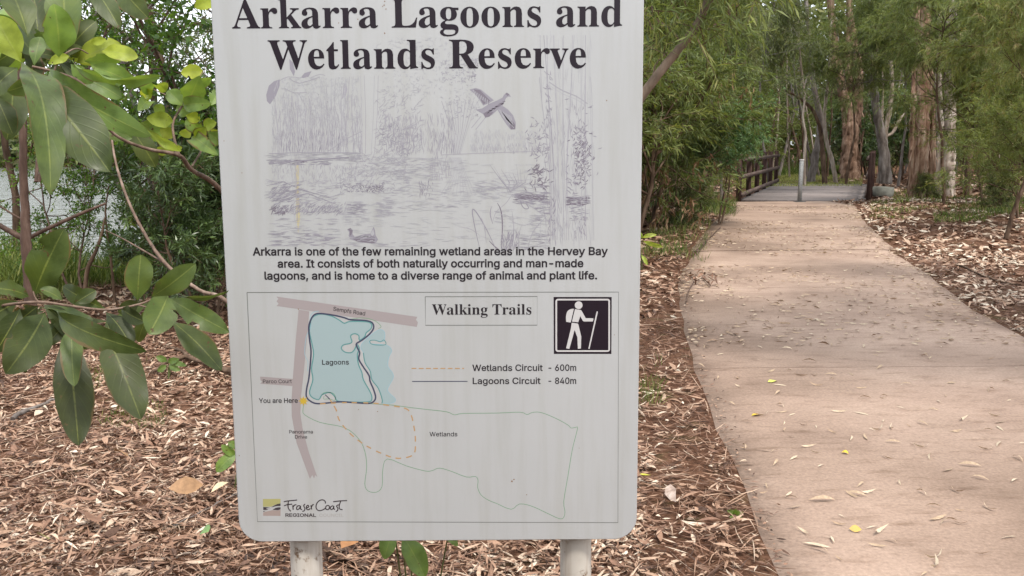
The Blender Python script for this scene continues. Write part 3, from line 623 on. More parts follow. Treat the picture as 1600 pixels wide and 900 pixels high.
def catmull(P, n, closed=False):
    P = [np.array(p, dtype=float) for p in P]
    m_ = len(P)
    out_ = []
    rng_ = range(m_ if closed else m_ - 1)
    for i in rng_:
        g_ = (lambda j: P[j % m_]) if closed else (lambda j: P[min(max(j, 0), m_ - 1)])
        a, b_, c_, d_ = g_(i - 1), g_(i), g_(i + 1), g_(i + 2)
        for k_ in range(n):
            s = k_ / n
            out_.append(tuple(.5 * (2 * b_ + (c_ - a) * s + (2 * a - 5 * b_ + 4 * c_ - d_) * s * s + (3 * b_ - a - 3 * c_ + d_) * s ** 3)))
    if not closed: out_.append(tuple(P[-1]))
    return out_

def outline(flat_, e):
    """glyph contour pushed outward by e (counters, which run the other way, shrink)"""
    P = np.array(flat_, dtype=float).reshape(-1, 2)
    P = P[np.linalg.norm(P - np.roll(P, 1, 0), axis=1) > 1.0]
    if not e: return P
    a = P - np.roll(P, 1, 0); b_ = np.roll(P, -1, 0) - P
    a /= np.linalg.norm(a, axis=1)[:, None]; b_ /= np.linalg.norm(b_, axis=1)[:, None]
    t_ = a + b_; t_ /= np.linalg.norm(t_, axis=1)[:, None] + 1e-9
    nrm = np.stack([-t_[:, 1], t_[:, 0]], 1)
    m_ = 1 / np.clip((nrm * np.stack([-a[:, 1], a[:, 0]], 1)).sum(1), .5, 1)
    return P + nrm * (e * m_)[:, None]
from mathutils.geometry import delaunay_2d_cdt
_gc = {}
def glyph_mesh(ch, font, bold):
    """filled outline of one letter (overlapping strokes merged)"""
    key = (ch, font, bold)
    if key in _gc: return _gc[key]
    cons = [outline(sp_, bold * 1000) for sp_ in GLYPHS[font][ch][1]]
    if not cons:
        _gc[key] = (np.zeros((0, 2)), [])
        return _gc[key]
    vs, es = [], []
    for P in cons:
        b0, n = len(vs), len(P)
        vs += [Vector((float(a_), float(b_))) for a_, b_ in P]
        es += [(b0 + k_, b0 + (k_ + 1) % n) for k_ in range(n)]
    V, _, F, *_r = delaunay_2d_cdt(vs, es, [], 0, .05)
    keep = []
    for f in F:
        cx, cy = sum(V[q].x for q in f) / 3, sum(V[q].y for q in f) / 3
        wn = 0
        for P in cons:
            Q = np.roll(P, -1, 0)
            up_ = (P[:, 1] <= cy) & (Q[:, 1] > cy); dn_ = (P[:, 1] > cy) & (Q[:, 1] <= cy)
            side = (Q[:, 0] - P[:, 0]) * (cy - P[:, 1]) - (cx - P[:, 0]) * (Q[:, 1] - P[:, 1])
            wn += int(np.sum(up_ & (side > 0))) - int(np.sum(dn_ & (side < 0)))
        if wn:
            a_, b_, c_ = f
            cr = (V[b_].x - V[a_].x) * (V[c_].y - V[a_].y) - (V[b_].y - V[a_].y) * (V[c_].x - V[a_].x)
            keep.append((a_, b_, c_) if cr > 0 else (a_, c_, b_))
    _gc[key] = (np.array([(v.x, v.y) for v in V]), keep)
    return _gc[key]
def text(MBo, s, font, x0, y0, x1, y1, layer, bold=0.0, cap_px=None, words=None):
    VV, FF, x, n, starts = [], [], 0, 0, []
    for ci, ch in enumerate(s):
        if ci == 0 or s[ci - 1] == ' ': starts.append(n)
        v, f = glyph_mesh(ch, font, bold)
        if len(v):
            VV.append(v + np.array((x, 0))); FF += [(a_ + n, b_ + n, c_ + n) for a_, b_, c_ in f]; n += len(v)
        x += GLYPHS[font][ch][0]
    co = np.concatenate(VV) / 1000
    lo, hi = co[:, 0].min(), co[:, 0].max()
    A, B = np.array(su(x0, y0)), np.array(su(x1, y1))
    e = B - A; L = np.linalg.norm(e); e /= L; up = np.array((-e[1], e[0]))
    sx = L / (hi - lo)
    sy = sx if cap_px is None else cap_px * PXM / (max(GLYPHS[font]['A'][1][0][1::2]) / 1000)
    P = A + (co[:, :1] - lo) * sx * e + co[:, 1:2] * sy * up
    V = np.stack([P[:, 0], np.full(n, -layer * .00003), P[:, 1]], 1)
    if words is None:
        MBo.add(V, FF)
        return
    for a_, b_ in zip(starts, starts[1:] + [n]):          # each word its own part
        w_ = MB()
        w_.add(V[a_:b_], [tuple(q - a_ for q in f) for f in FF if a_ <= f[0] < b_])
        w_.build(words, I_BLACK, sign)

# ---- headings and paragraph
text(None, 'Arkarra Lagoons and', 'serif', 362.8, 44.6, 972, 41.2, 14, words='title_word')
text(None, 'Wetlands Reserve', 'serif', 420, 107.9, 915.6, 106.2, 14, words='title_word')
a = MB()
text(a, 'Arkarra is one of the few remaining wetland areas in the Hervey Bay', 'sans', 395, 398.9, 949.8, 398.2, 14, .020, 11.5)
text(a, 'area. It consists of both naturally occurring and man-made', 'sans', 434, 417.8, 911.6, 417.1, 14, .020, 11.5)
text(a, 'lagoons, and is home to a diverse range of animal and plant life.', 'sans', 413.4, 436.6, 933, 436.1, 14, .020, 11.5)
a.build('paragraph_lettering', I_TEXT, sign)

# ---- map frame and heading box
a = MB()
line(a, [(386, 457), (966.5, 456.3), (965.5, 816.5), (402.3, 815), (386, 457)], 1.25, 6)
line(a, [(664.4, 463.6), (839.5, 463.2), (839.3, 508), (664.8, 508.2), (664.4, 463.6)], 1.2, 6)
a.build('map_frame', I_LINE, sign)
a = MB()
text(a, 'Walking Trails', 'serif', 675, 491.6, 830.4, 491.3, 9)
a.build('heading_lettering', I_TEXT, sign)

# ---- walker pictogram
pic = MB()
flat(pic, [(865, 464), (955.8, 464), (955.3, 553), (865.3, 553)], 3)
pic_o = pic.build('walker_pictogram', I_BLACK, sign)
tw = lambda X, Y: (860 + X / 9.38, 460 + Y / 9.38)
wb = MB()
rr_ = round_rect(86, 862, 76, 830, 26, 6)
line(wb, rr_, 2.5, 6, tw, closed=True)
wb.build('white_border', I_WHITE, pic_o)
wf = MB()
flat(wf, [(414 + 57 * math.cos(R(q)), 158 + 57 * math.sin(R(q))) for q in range(0, 360, 12)], 6, tw)
flat(wf, catmull([(345, 210), (305, 213), (262, 235), (240, 270), (228, 330), (232, 403)], 4)[:-1] + [(232, 403), (298, 411)], 6, tw)
flat(wf, [(360, 214), (400, 222), (440, 226), (455, 236), (518, 348), (628, 350), (630, 368), (622, 396), (488, 396), (474, 384), (438, 318), (408, 408), (316, 398)], 6, tw)
flat(wf, [(312, 413), (404, 428), (412, 445), (452, 620), (448, 792), (402, 797), (396, 630), (355, 520), (278, 798), (230, 790), (300, 500)], 6, tw)
flat(wf, [(680, 248), (696, 252), (690, 285), (574, 798), (556, 796), (560, 775), (668, 290)], 6, tw)
wf.build('walking_figure', I_WHITE, pic_o)

# ---- legend
a = MB()
for k in range(8):
    line(a, [(643 + k * 11.3, 575.6), (643 + k * 11.3 + (7.6 if k < 7 else 3), 575.6)], 1.5, 6)
a.build('wetlands_trail_key', I_ORANGE, sign)
a = MB(); line(a, [(644, 596), (730.5, 595.8)], 1.3, 6)
a.build('lagoons_trail_key', I_TRAIL, sign)
a = MB()
text(a, 'Wetlands Circuit', 'sans', 738, 579.5, 848, 579.3, 9, .014, 9.6)
text(a, '- 600m', 'sans', 857, 579.3, 900.3, 579.2, 9, .014, 9.6)
text(a, 'Lagoons Circuit', 'sans', 738.6, 599.9, 844.6, 599.7, 9, .014, 9.6)
text(a, '- 840m', 'sans', 857, 599.7, 900.3, 599.6, 9, .014, 9.6)
a.build('legend_lettering', I_TEXT, sign)

# ---- the trail map
z5 = lambda X, Y: (X / 2.144 + 370, Y / 2.144 + 440)
z6 = lambda X, Y: (X / 2.142 + 640, Y / 2.142 + 440)
z7 = lambda X, Y: (X / 4.5 + 470, Y / 4.5 + 460)
z8 = lambda X, Y: (X / 8.89 + 390, Y / 8.89 + 760)
a = MB()
flat(a, [(133, 50), (605, 118), (600, 128), (607, 136), (603, 152), (243, 98), (206, 92), (133, 82), (140, 74), (133, 66), (139, 58)], 2, z5)
flat(a, [(207, 94), (243, 99.5), (235, 190), (225, 300), (216, 380), (213, 440), (220, 490), (241, 570), (270, 655), (263, 648), (259, 660), (253, 648), (245, 661), (200, 540), (184, 450), (183, 400), (188, 320), (197, 200)], 3, z5)
flat(a, [(78, 318), (189, 326), (186, 350), (78, 342), (85, 335), (79, 330)], 2, z5)
a.build('map_roads', I_ROAD, sign)
LAG1 = [(150, 138), (110, 145), (80, 165), (66, 205), (60, 260), (75, 330), (90, 420), (75, 520), (85, 600), (62, 680), (75, 720), (125, 740), (150, 705), (205, 690), (240, 720), (265, 752), (400, 757), (480, 755), (500, 735), (490, 690), (440, 600), (430, 550), (405, 490), (398, 420), (412, 385), (396, 352), (375, 392), (350, 410), (310, 405), (285, 380), (300, 355), (345, 345), (360, 330), (350, 292), (378, 276), (408, 290), (412, 322), (448, 300), (460, 270), (490, 245), (500, 218), (480, 196), (420, 190), (340, 191), (305, 203), (270, 180), (215, 152)]
LAG2 = [(430, 345), (470, 305), (520, 265), (560, 246), (590, 266), (588, 320), (570, 330), (520, 322), (486, 326), (492, 346), (590, 354), (628, 372), (640, 400), (620, 440), (613, 505), (645, 550), (650, 590), (612, 660), (620, 690), (666, 735), (650, 762), (580, 766), (572, 738), (545, 660), (500, 600), (488, 540), (452, 480), (440, 410), (422, 380)]
a = MB()
l1 = catmull(LAG1, 3, True); l2 = catmull(LAG2, 3, True)
flat(a, l1, 2, z7); flat(a, l2, 2, z7)
a.build('map_lagoons', I_LAKE, sign)
a = MB()
line(a, l1 + l1[:1], 1.8, 4, z7)
line(a, [(440, 410), (452, 480), (488, 540), (500, 600), (545, 660), (572, 738), (570, 766)], 1.6, 4, z7, smooth=4)
line(a, [(486, 326), (520, 322), (560, 333), (585, 320), (598, 352), (540, 356), (496, 348)], 1.3, 4, z7, closed=True, smooth=3)
a.build('lagoon_shoreline', I_TEAL, sign)
a = MB()
line(a, l2 + l2[:1], .8, 3.5, z7)
a.build('pond_outline', I_PALEBLUE, sign)
a = MB()
line(a, [(128, 118), (90, 125), (66, 160), (70, 230), (38, 300), (28, 420), (50, 470), (48, 540)], .8, 4, z7, smooth=3)
a.build('lagoon_outer_line', I_PALEBLUE, sign)
a = MB()
tr1 = catmull([(150, 135), (100, 140), (72, 175), (56, 230), (62, 320), (72, 400), (64, 520), (55, 600), (42, 660), (40, 720), (75, 755), (120, 768), (200, 762), (280, 755), (400, 762), (480, 766), (515, 750), (526, 720), (512, 670), (487, 610), (480, 570), (440, 510), (408, 455), (414, 410), (396, 372), (392, 346), (430, 322), (480, 282), (510, 242), (510, 212), (490, 192), (440, 182), (350, 178), (310, 165), (250, 150)], 4, True)
line(a, tr1 + tr1[:1], 2.4, 5, z7)
line(a, [(172, 705), (205, 738)], 1.4, 5, z7)
a.build('lagoons_trail', I_TRAIL, sign)
a = MB()
wet = [(475, 632), (473.5, 640), (476, 648), (500, 660), (538, 668), (560, 685), (570, 705), (573, 730), (570, 756), (575, 767), (588, 769), (597, 760), (598, 735), (605, 717), (635, 728), (665, 736), (676, 735)]
wet += [z6(*q) for q in [(100, 624), (140, 635), (190, 654), (220, 652), (229, 665), (228, 690), (240, 715), (265, 732), (290, 742), (340, 762), (368, 744), (410, 752), (460, 775), (500, 793), (515, 790), (520, 770), (516, 735), (530, 650), (545, 560), (562, 492), (555, 488), (540, 490), (530, 480), (490, 458), (440, 438), (410, 438), (393, 445), (370, 437), (290, 440), (180, 441), (150, 446), (125, 436), (60, 428), (0, 421)]]
wet += [(610, 632.5), (585, 631), (566, 630)]
line(a, wet, 1.0, 4, smooth=3)
line(a, [(150, 705), (165, 690), (205, 688), (238, 705), (240, 745), (200, 735), (160, 735), (165, 715)], .9, 4, z7, smooth=3)
line(a, [(300, 160), (330, 175), (440, 165), (520, 185), (565, 225), (545, 240)], .9, 4, z7, smooth=3)
a.build('wetlands_boundary', I_GREEN, sign)
a = MB()
dash = catmull([(500, 631), (540, 629), (585, 630), (605, 633), (630, 637), (641, 645), (647, 668), (649, 690), (646, 710), (625, 716), (605, 712), (575, 698), (550, 680), (531, 658), (525, 640), (516, 625)], 24)
seg = [0.0]
for q0, q1 in zip(dash[:-1], dash[1:]): seg.append(seg[-1] + math.dist(q0, q1))
s0 = 0.0
while s0 < seg[-1]:
    pts = [q for q, d_ in zip(dash, seg) if s0 <= d_ <= s0 + 10]
    if len(pts) > 1: line(a, pts[::4] + pts[-1:], 1.9, 5.6)
    s0 += 16.5
a.build('wetlands_trail', I_ORANGE, sign)
a = MB()
flat(a, [(474 + (8 if k % 2 == 0 else 4) * math.cos(R(22.5 * k)), 626.5 + (8 if k % 2 == 0 else 4) * math.sin(R(22.5 * k))) for k in range(16)], 7)
a.build('you_are_here_star', I_YELLOW, sign)
a = MB()
for s, x0, y0, x1, y1, bo, cp in [('Lagoons', 503.5, 569.6, 545.2, 569.4, .010, 7.3), ('Sempfs Road', 520.5, 485.2, 570.2, 493.0, .006, 6.0), ('Paroo Court', 411, 598.7, 456, 598.5, .004, 5.7),
                                 ('You are Here', 404.6, 629.6, 465.5, 629.3, .012, 7.3), ('Panorama', 452, 677.3, 489, 677.2, .004, 5.4), ('Drive', 461, 685.3, 480, 685.2, .004, 5.4), ('Wetlands', 671.3, 681.7, 714.7, 681.6, .006, 6.9)]:
    a = MB()
    text(a, s, 'sans', x0, y0, x1, y1, 9, bo, cp)
    a.build('map_lettering', I_TEXT, sign)

# ---- council mark
a = MB(); flat(a, [(185, 175), (430, 172), (430, 232), (350, 256), (300, 282), (186, 282)], 2, z8)
a.build('council_emblem', I_LOGOY, sign)
emb = sign.children[-1]
a = MB(); flat(a, [(215, 352), (310, 330), (390, 333), (430, 325), (430, 410), (188, 408), (190, 362)], 2, z8)
a.build('lower_field', I_LOGOP, emb)
a = MB()
flat(a, [(190, 285), (250, 290), (305, 286), (345, 262), (390, 243), (430, 235), (430, 271), (370, 274), (325, 286), (285, 312), (240, 327), (190, 329)], 4, z8)
flat(a, [(190, 343), (222, 338), (196, 356), (190, 356)], 4, z8)
flat(a, [(318, 326), (360, 298), (395, 290), (430, 290), (430, 318), (395, 330)], 4, z8)
a.build('wave_bands', I_LOGOK, emb)
a = MB()
for s in [[(235, 312), (275, 296), (312, 292)], [(252, 318), (285, 304), (322, 290)]]:
    line(a, s, .9, 6, z8, smooth=3)
a.build('wave_highlight', I_WHITE, emb)
a = MB()
STROKES = [[(475, 214), (520, 203), (590, 196), (660, 188)], [(540, 204), (534, 255), (540, 305), (572, 346)], [(478, 270), (530, 252), (592, 246)],
           [(600, 262), (606, 325)], [(605, 285), (625, 258), (652, 256)], [(702, 268), (668, 272), (652, 300), (662, 322), (690, 308), (708, 272), (708, 312), (730, 320)],
           [(772, 243), (752, 268), (768, 302), (760, 336), (732, 346)], [(792, 302), (822, 282), (812, 262), (792, 276), (792, 312), (815, 324), (845, 305)], [(852, 262), (862, 320)], [(860, 285), (876, 256), (892, 252)],
           [(1052, 238), (1050, 208), (1015, 186), (965, 200), (930, 245), (925, 300), (955, 334), (1005, 330), (1062, 300)],
           [(1085, 262), (1060, 280), (1060, 312), (1085, 322), (1108, 302), (1104, 272), (1085, 262)],
           [(1162, 268), (1130, 280), (1122, 308), (1142, 320), (1166, 295), (1170, 270), (1170, 310), (1188, 318)],
           [(1238, 252), (1208, 272), (1226, 302), (1220, 336), (1195, 346)], [(1160, 213), (1250, 202), (1355, 196)], [(1266, 204), (1246, 265), (1252, 312), (1292, 322)]]
for s in STROKES: line(a, s, 1.75, 6, z8, smooth=5, taper=False)
a.build('council_script', I_LOGOK, sign)
a = MB(); text(a, 'REGIONAL', 'sans', 446, 807.2, 494, 807.3, 9, .02, 5.2)
a.build('council_lettering', I_LOGOK, sign)
a = MB(); text(a, 'COUNCIL', 'sans', 499, 807.3, 537, 807.4, 9, .0, 5.0)
a.build('faded_lettering', I_FADED, sign)

# ---- the faded pencil drawing of the wetland
DR = MB()
class Tone:
    def __init__(s, k): s.k = k
    def add(s, v, f, tone=None): DR.add(v, f, s.k / 3)
D = [Tone(k) for k in range(4)]
rd = random.Random(11)
def st(k, P, w, **kw): line(D[k], P, w, 1 + rd.random() * 9, **kw)   # no two strokes in one plane
def hatch(k, x0, x1, y0, y1, n, L, ang, w=1.0, spread=.25, curve=2, mask=None):
    for _ in range(n):
        x, y = rd.uniform(x0, x1), rd.uniform(y0, y1)
        if mask and not mask(x, y): continue
        a_ = ang + rd.gauss(0, spread); l = L * rd.uniform(.5, 1.3)
        dx, dy = l * math.cos(a_) / 2, -l * math.sin(a_) / 2
        cx, cy = rd.uniform(-curve, curve), rd.uniform(-curve, curve)
        st(k, [(x - dx, y - dy), (x + cx, y + cy), (x + dx, y + dy)], w * rd.uniform(.6, 1.3), taper=True)
UP = math.pi / 2
trunk_free = lambda x, y: not (566 < x < 582) and not (545 < x < 549)
def env(x, y):                                          # the wood on the far bank thins out towards the top
    return rd.random() < min(1, max(0, (y - 118) / 70)) and trunk_free(x, y)
hatch(0, 425, 566, 120, 236, 620, 13, UP, 1.0, .35, 2, env)
hatch(1, 425, 566, 150, 238, 420, 15, UP, .9, .16, 1, env)
hatch(2, 428, 545, 205, 238, 120, 11, UP, 1.0, .06, .5, trunk_free)
hatch(0, 440, 560, 120, 190, 420, 5, .6, 1.2, 1.4, 2, trunk_free)
for x in list(range(432, 560, 9)):                      # the slim stems along the far bank
    x += rd.uniform(-3, 3)
    st(1, [(x - rd.uniform(0, 6), rd.uniform(128, 180)), (x, 215), (x + rd.uniform(-1, 2), 238)], .8)
for x0, y0, x1, y1 in [(449, 160, 460, 345), (476, 150, 486, 250), (518, 125, 512, 235), (540, 120, 531, 240), (563, 118, 566, 240), (585, 118, 580, 240), (500, 180, 508, 236)]:
    st(0, [(x0, y0), ((x0 + x1) / 2 + 1, (y0 + y1) / 2), (x1, y1)], .9)
    st(1, [(x0 + 6, y0), ((x0 + x1) / 2 + 7, (y0 + y1) / 2), (x1 + 5, y1)], .7)
st(1, [(513, 236), (545, 215), (566, 205)], 1); st(0, [(515, 240), (548, 220), (566, 211)], 1)
hatch(0, 586, 742, 60, 150, 620, 5, 1., 1.3, 1.5, 2, lambda x, y: rd.random() < .9 - abs(x - 664) / 110)
hatch(1, 586, 660, 140, 240, 340, 10, .9, 1.0, .7, 2, lambda x, y: rd.random() < (y - 100) / 130)
hatch(2, 590, 640, 195, 245, 60, 8, .4, 1.0, .9, 2)
hatch(1, 600, 712, 180, 238, 240, 14, UP, .9, .18, 1); hatch(2, 612, 712, 205, 240, 60, 12, UP, .9, .1, .5)
hatch(1, 690, 745, 92, 128, 130, 4, 1., 1.4, 1.5, 1.5); hatch(2, 730, 748, 92, 125, 30, 4, 1.2, 1.4, 1., 1)
for k in range(10):                                     # a clump of stems fanning out of the water
    x = 690 + k * 6.2
    st(0 if k % 2 else 1, [(712 + (k - 4.5) * 1.6, 240), (706 + k * 2.6, 205), (x, 158)], .9)
    st(0, [(712 + (k - 4.5) * 1.6, 246), (706 + k * 2.6, 275), (x - 2, 305)], .8)
hatch(1, 690, 750, 150, 185, 90, 5, 1., 1.1, 1.2, 2); hatch(0, 735, 840, 205, 236, 260, 8, UP, .9, .2, 1); hatch(1, 740, 850, 225, 238, 110, 6, UP, .9, .2, 1)
st(1, [(690, 242), (735, 240), (790, 238), (850, 236)], .8); st(0, [(600, 246), (690, 248)], .8)
# far bank and its dark edge
st(1, [(420, 240), (470, 238), (560, 239)], 1.2); hatch(1, 420, 565, 238, 252, 110, 16, .02, .8, .08, .6)
st(2, [(420, 256), (455, 252), (500, 249), (545, 246)], 1.8); hatch(2, 420, 520, 250, 258, 60, 12, .05, 1.1, .1, .5); hatch(3, 448, 475, 250, 256, 14, 9, .05, 1.2, .1, .5)
hatch(1, 425, 565, 256, 282, 150, 7, UP, .9, .25, .8); hatch(0, 425, 570, 256, 290, 160, 9, UP, .9, .3, .8)
hatch(1, 545, 640, 240, 275, 170, 9, .35, .9, .6, 2); hatch(1, 590, 690, 246, 270, 100, 10, .05, .8, .15, .6)
# mounds of sedge on the near left
for y0, y1, x0, x1 in [(284, 290, 416, 470), (296, 303, 425, 515), (302, 315, 430, 530)]:
    st(2, [(x0, y1), ((x0 + x1) / 2, y0), (x1, y1 + 6)], 1.5, taper=True)
hatch(2, 424, 470, 288, 315, 90, 12, .35, 1.2, .2, 1); hatch(1, 420, 540, 282, 318, 150, 14, .12, 1.0, .22, 1)
hatch(3, 424, 452, 322, 334, 34, 8, .8, 1.3, .4, 1); hatch(2, 424, 535, 320, 333, 150, 8, .75, 1.1, .3, 1); hatch(1, 424, 540, 316, 336, 110, 9, .6, 1.0, .4, 1)
hatch(2, 532, 600, 286, 300, 90, 6, .5, 1.1, .9, 1.2); hatch(3, 560, 600, 290, 300, 36, 5, .4, 1.1, 1., 1); hatch(1, 525, 640, 268, 302, 120, 9, .3, .9, .6, 1.5)
# water
hatch(1, 425, 530, 340, 385, 130, 14, .0, 1.0, .08, .7); hatch(2, 425, 520, 362, 384, 46, 13, .0, 1.2, .08, .7)
hatch(2, 545, 568, 317, 334, 40, 10, .0, 1.0, .05, .5); hatch(1, 542, 572, 315, 350, 50, 12, .0, .9, .05, .5); hatch(1, 588, 615, 312, 338, 70, 12, .0, 1.0, .06, .5)
hatch(2, 655, 678, 280, 306, 34, 8, UP, 1.0, .2, .5); hatch(1, 600, 735, 250, 325, 170, 13, .03, .85, .12, .7); hatch(0, 540, 845, 248, 378, 330, 17, .02, .9, .12, .8)
hatch(1, 672, 705, 245, 280, 70, 8, UP, .9, .1, .5); hatch(1, 740, 850, 280, 300, 50, 18, -.05, .9, .1, .8)
# paperbark trunks on the right
for x0, x1, dark in [(842, 857, 1), (851, 866, 2), (866, 872, 1), (880, 880, 1), (896, 887, 1), (916, 915, 1), (922, 926, 0), (910, 908, 0), (856, 862, 1)]:
    for _ in range(2):
        st(dark if rd.random() < .7 else 0, [(x0 + rd.uniform(-2, 2), 55 if rd.random() < .6 else 120), (x0 * .6 + x1 * .4 + rd.uniform(-3, 3), 160), (x1 + rd.uniform(-2, 2), 260), (x1 + rd.uniform(-2, 3), 375)], .8, smooth=2)
hatch(1, 848, 884, 190, 380, 80, 20, UP + .08, .9, .12, 1.2); hatch(2, 851, 862, 110, 200, 40, 7, UP + .3, 1.2, .5, 1); hatch(2, 856, 868, 310, 380, 46, 9, UP, 1.2, .3, 1)
hatch(1, 884, 905, 150, 380, 60, 18, UP, .8, .1, 1); hatch(0, 845, 928, 50, 380, 120, 26, UP, .9, .08, 1)
st(1, [(858, 128), (878, 141), (900, 150), (918, 162)], 1.2, smooth=2); st(0, [(858, 133), (878, 146), (900, 155), (916, 166)], .9, smooth=2)
# leaf sprays on the trunks
def spray(k, cx, cy, rx, ry, n, L, ang, sp_):
    for _ in range(n):
        x, y = cx + rd.gauss(0, rx), cy + rd.gauss(0, ry)
        a_ = ang + rd.gauss(0, sp_); l = L * rd.uniform(.7, 1.2)
        st(k, [(x, y), (x + l * .5 * math.cos(a_) + .6, y + l * .5 * math.sin(a_)), (x + l * math.cos(a_), y + l * math.sin(a_))], 1.4, taper=True)
spray(3, 836, 268, 8, 4, 34, 9, -.5, .8); spray(3, 838, 288, 9, 4, 30, 9, -.3, .9); spray(2, 840, 215, 8, 12, 46, 7, -.7, .9); spray(2, 842, 235, 7, 8, 26, 7, -.5, .9)
spray(3, 908, 250, 8, 22, 100, 7, -1.2, .9); spray(2, 907, 232, 9, 28, 120, 7, -1., 1.); spray(2, 890, 285, 5, 8, 20, 7, .8, .8)
# the log in the water, with dark hatching below
hatch(3, 806, 856, 304, 312, 70, 12, -.12, 1.3, .08, .6); hatch(2, 805, 858, 300, 318, 80, 13, -.1, 1.1, .1, .7); hatch(3, 888, 918, 308, 320, 50, 10, .05, 1.3, .1, .6); hatch(2, 886, 920, 306, 322, 40, 10, .05, 1.1, .1, .6)
hatch(2, 890, 918, 322, 345, 50, 7, .0, 1., .1, .6); hatch(2, 898, 914, 340, 372, 30, 6, UP, 1.1, .3, .6); hatch(1, 830, 858, 318, 378, 50, 13, .0, .9, .08, .6); hatch(2, 838, 858, 322, 345, 20, 10, .0, 1, .08, .6)
for k in range(12): st(1 if k % 3 else 2, [(795 + rd.uniform(-4, 4), 300), (782 + k * 4 + rd.uniform(-4, 4), 285), (765 + k * 6, 262 + rd.uniform(-6, 12))], 1.0, taper=True)
hatch(1, 740, 800, 288, 310, 40, 14, -.1, .9, .15, .7)
# the pale wading bird by the log, outline only
st(1, [(800, 304), (790, 318), (776, 330), (770, 345)], .9, smooth=3); st(1, [(800, 304), (812, 312), (826, 320), (846, 334), (856, 345)], .9, smooth=3)
st(2, [(804, 303), (812, 310), (815, 320), (820, 326), (826, 325), (822, 318)], 1.3, smooth=3); st(1, [(845, 340), (820, 352), (800, 346)], .8, smooth=3); hatch(1, 775, 800, 330, 355, 26, 8, .1, .8, .2, .6)
# reeds in front
for P, k, w in [([(750, 390), (742, 355), (738, 328), (746, 334), (762, 362), (776, 392)], 2, 1.7), ([(783, 392), (785, 355), (783, 330), (777, 317)], 3, 1.8), ([(770, 350), (766, 335), (768, 322)], 2, 1.5), ([(715, 354), (735, 358), (750, 368)], 1, 1),
                ([(800, 392), (803, 360), (800, 330)], 1, 1.2), ([(824, 392), (833, 362), (856, 336)], 1, 1.2), ([(764, 376), (774, 386), (782, 392)], 3, 1.7), ([(760, 380), (757, 355), (752, 340)], 1, 1.2), ([(812, 390), (810, 370), (815, 352)], 1, 1.1)]:
    st(k, P, w, smooth=4, taper=True)
hatch(2, 784, 812, 364, 392, 60, 16, UP - .2, 1.1, .25, 1); hatch(2, 815, 858, 366, 390, 36, 16, .02, .9, .08, .6)
# leaves hanging at the upper left
for k, P in [(2, [(417, 158), (416, 148), (420, 134), (428, 127), (437, 124), (437, 134), (431, 150), (422, 163)]), (2, [(452, 92), (458, 98), (461, 112), (459, 119), (453, 108)]), (2, [(470, 121), (476, 114), (487, 111), (482, 120), (474, 122)]), (1, [(534, 155), (537, 132), (541, 128), (543, 140), (540, 150)])]:
    flat(D[k], P, 1 + k * .8); 
for P in [[(437, 126), (450, 120), (470, 122)], [(445, 138), (460, 145), (480, 144)], [(452, 122), (468, 130), (500, 120)], [(486, 121), (500, 116), (508, 118)]]: st(1, P, 1.0, smooth=2)
# the bird in flight
tb = lambda X, Y: (690 + X / 3.0, 100 + Y / 3.0)
flat(D[2], [(130, 120), (160, 112), (185, 120), (215, 145), (245, 170), (225, 182), (195, 195), (180, 172), (160, 145)], 2.6, tb)
flat(D[2], [(160, 214), (190, 208), (225, 185), (262, 170), (285, 158), (292, 145), (305, 134), (318, 142), (325, 154), (312, 152), (302, 160), (292, 182), (285, 196), (262, 215), (235, 240), (205, 250), (195, 235), (172, 222)], 2.6, tb)
flat(D[2], [(262, 215), (285, 196), (310, 212), (335, 240), (348, 275), (346, 306), (325, 308), (305, 285), (285, 255)], 2.6, tb)
flat(D[3], [(150, 118), (180, 122), (228, 172), (196, 190), (178, 160)], 3.6, tb); flat(D[3], [(195, 232), (245, 224), (225, 246), (205, 252)], 3.6, tb); flat(D[3], [(328, 262), (346, 285), (345, 306), (326, 306), (318, 290)], 3.6, tb); flat(D[3], [(298, 140), (306, 134), (318, 142), (310, 150)], 3.6, tb)
for k in range(9): line(D[0], [tb(268 + k * 7, 212 + k * 4), tb(290 + k * 6, 252 + k * 6)], .7, 5)
for q in [(185, 245), (205, 252)]: line(D[1], [tb(*q), tb(q[0] - 45, q[1] + 55)], 1.2, 2)
for k in range(26): line(D[3], [tb(200 + k * 3.4, 232 - k * 2.2 + (k % 5) * 3), tb(214 + k * 3.4, 222 - k * 2.0 + (k % 4) * 3)], .8, 5)
for k in range(16): line(D[3] if k % 2 else D[0], [tb(150 + k * 4.6, 122 + k * 3.2), tb(158 + k * 4.2, 146 + k * 3.0)], .8, 5)
for k in range(14): line(D[3], [tb(282 + k * 4, 222 + k * 5), tb(306 + k * 2.6, 262 + k * 2.6)], .7, 5.4)
# the duck
td = lambda X, Y: (400 + X / 3.103, 100 + Y / 3.103)
flat(D[2], [(442, 802), (458, 795), (470, 805), (468, 825), (480, 838), (520, 826), (555, 822), (570, 788), (577, 806), (580, 830), (592, 850), (578, 872), (540, 868), (490, 860), (456, 850), (449, 832), (452, 815)], 2.6, td)
flat(D[3], [(446, 800), (458, 795), (468, 806), (462, 830), (454, 832), (455, 812)], 3.6, td); flat(D[3], [(470, 848), (540, 850), (575, 846), (575, 872), (530, 866), (488, 860)], 3.6, td)
flat(D[0], [(555, 824), (568, 800), (574, 822), (566, 838)], 4.2, td); line(D[0], [td(490, 842), td(520, 834), td(550, 838)], 1.3, 5)
for k in range(18): line(D[3] if k % 3 else D[0], [td(476 + k * 5, 838 + (k % 4) * 6), td(492 + k * 5, 834 + (k % 4) * 7)], .8, 5)
hatch(1, 535, 600, 378, 386, 20, 14, .0, .9, .05, .5); hatch(1, 610, 670, 376, 386, 12, 14, .05, .9, .05, .5)
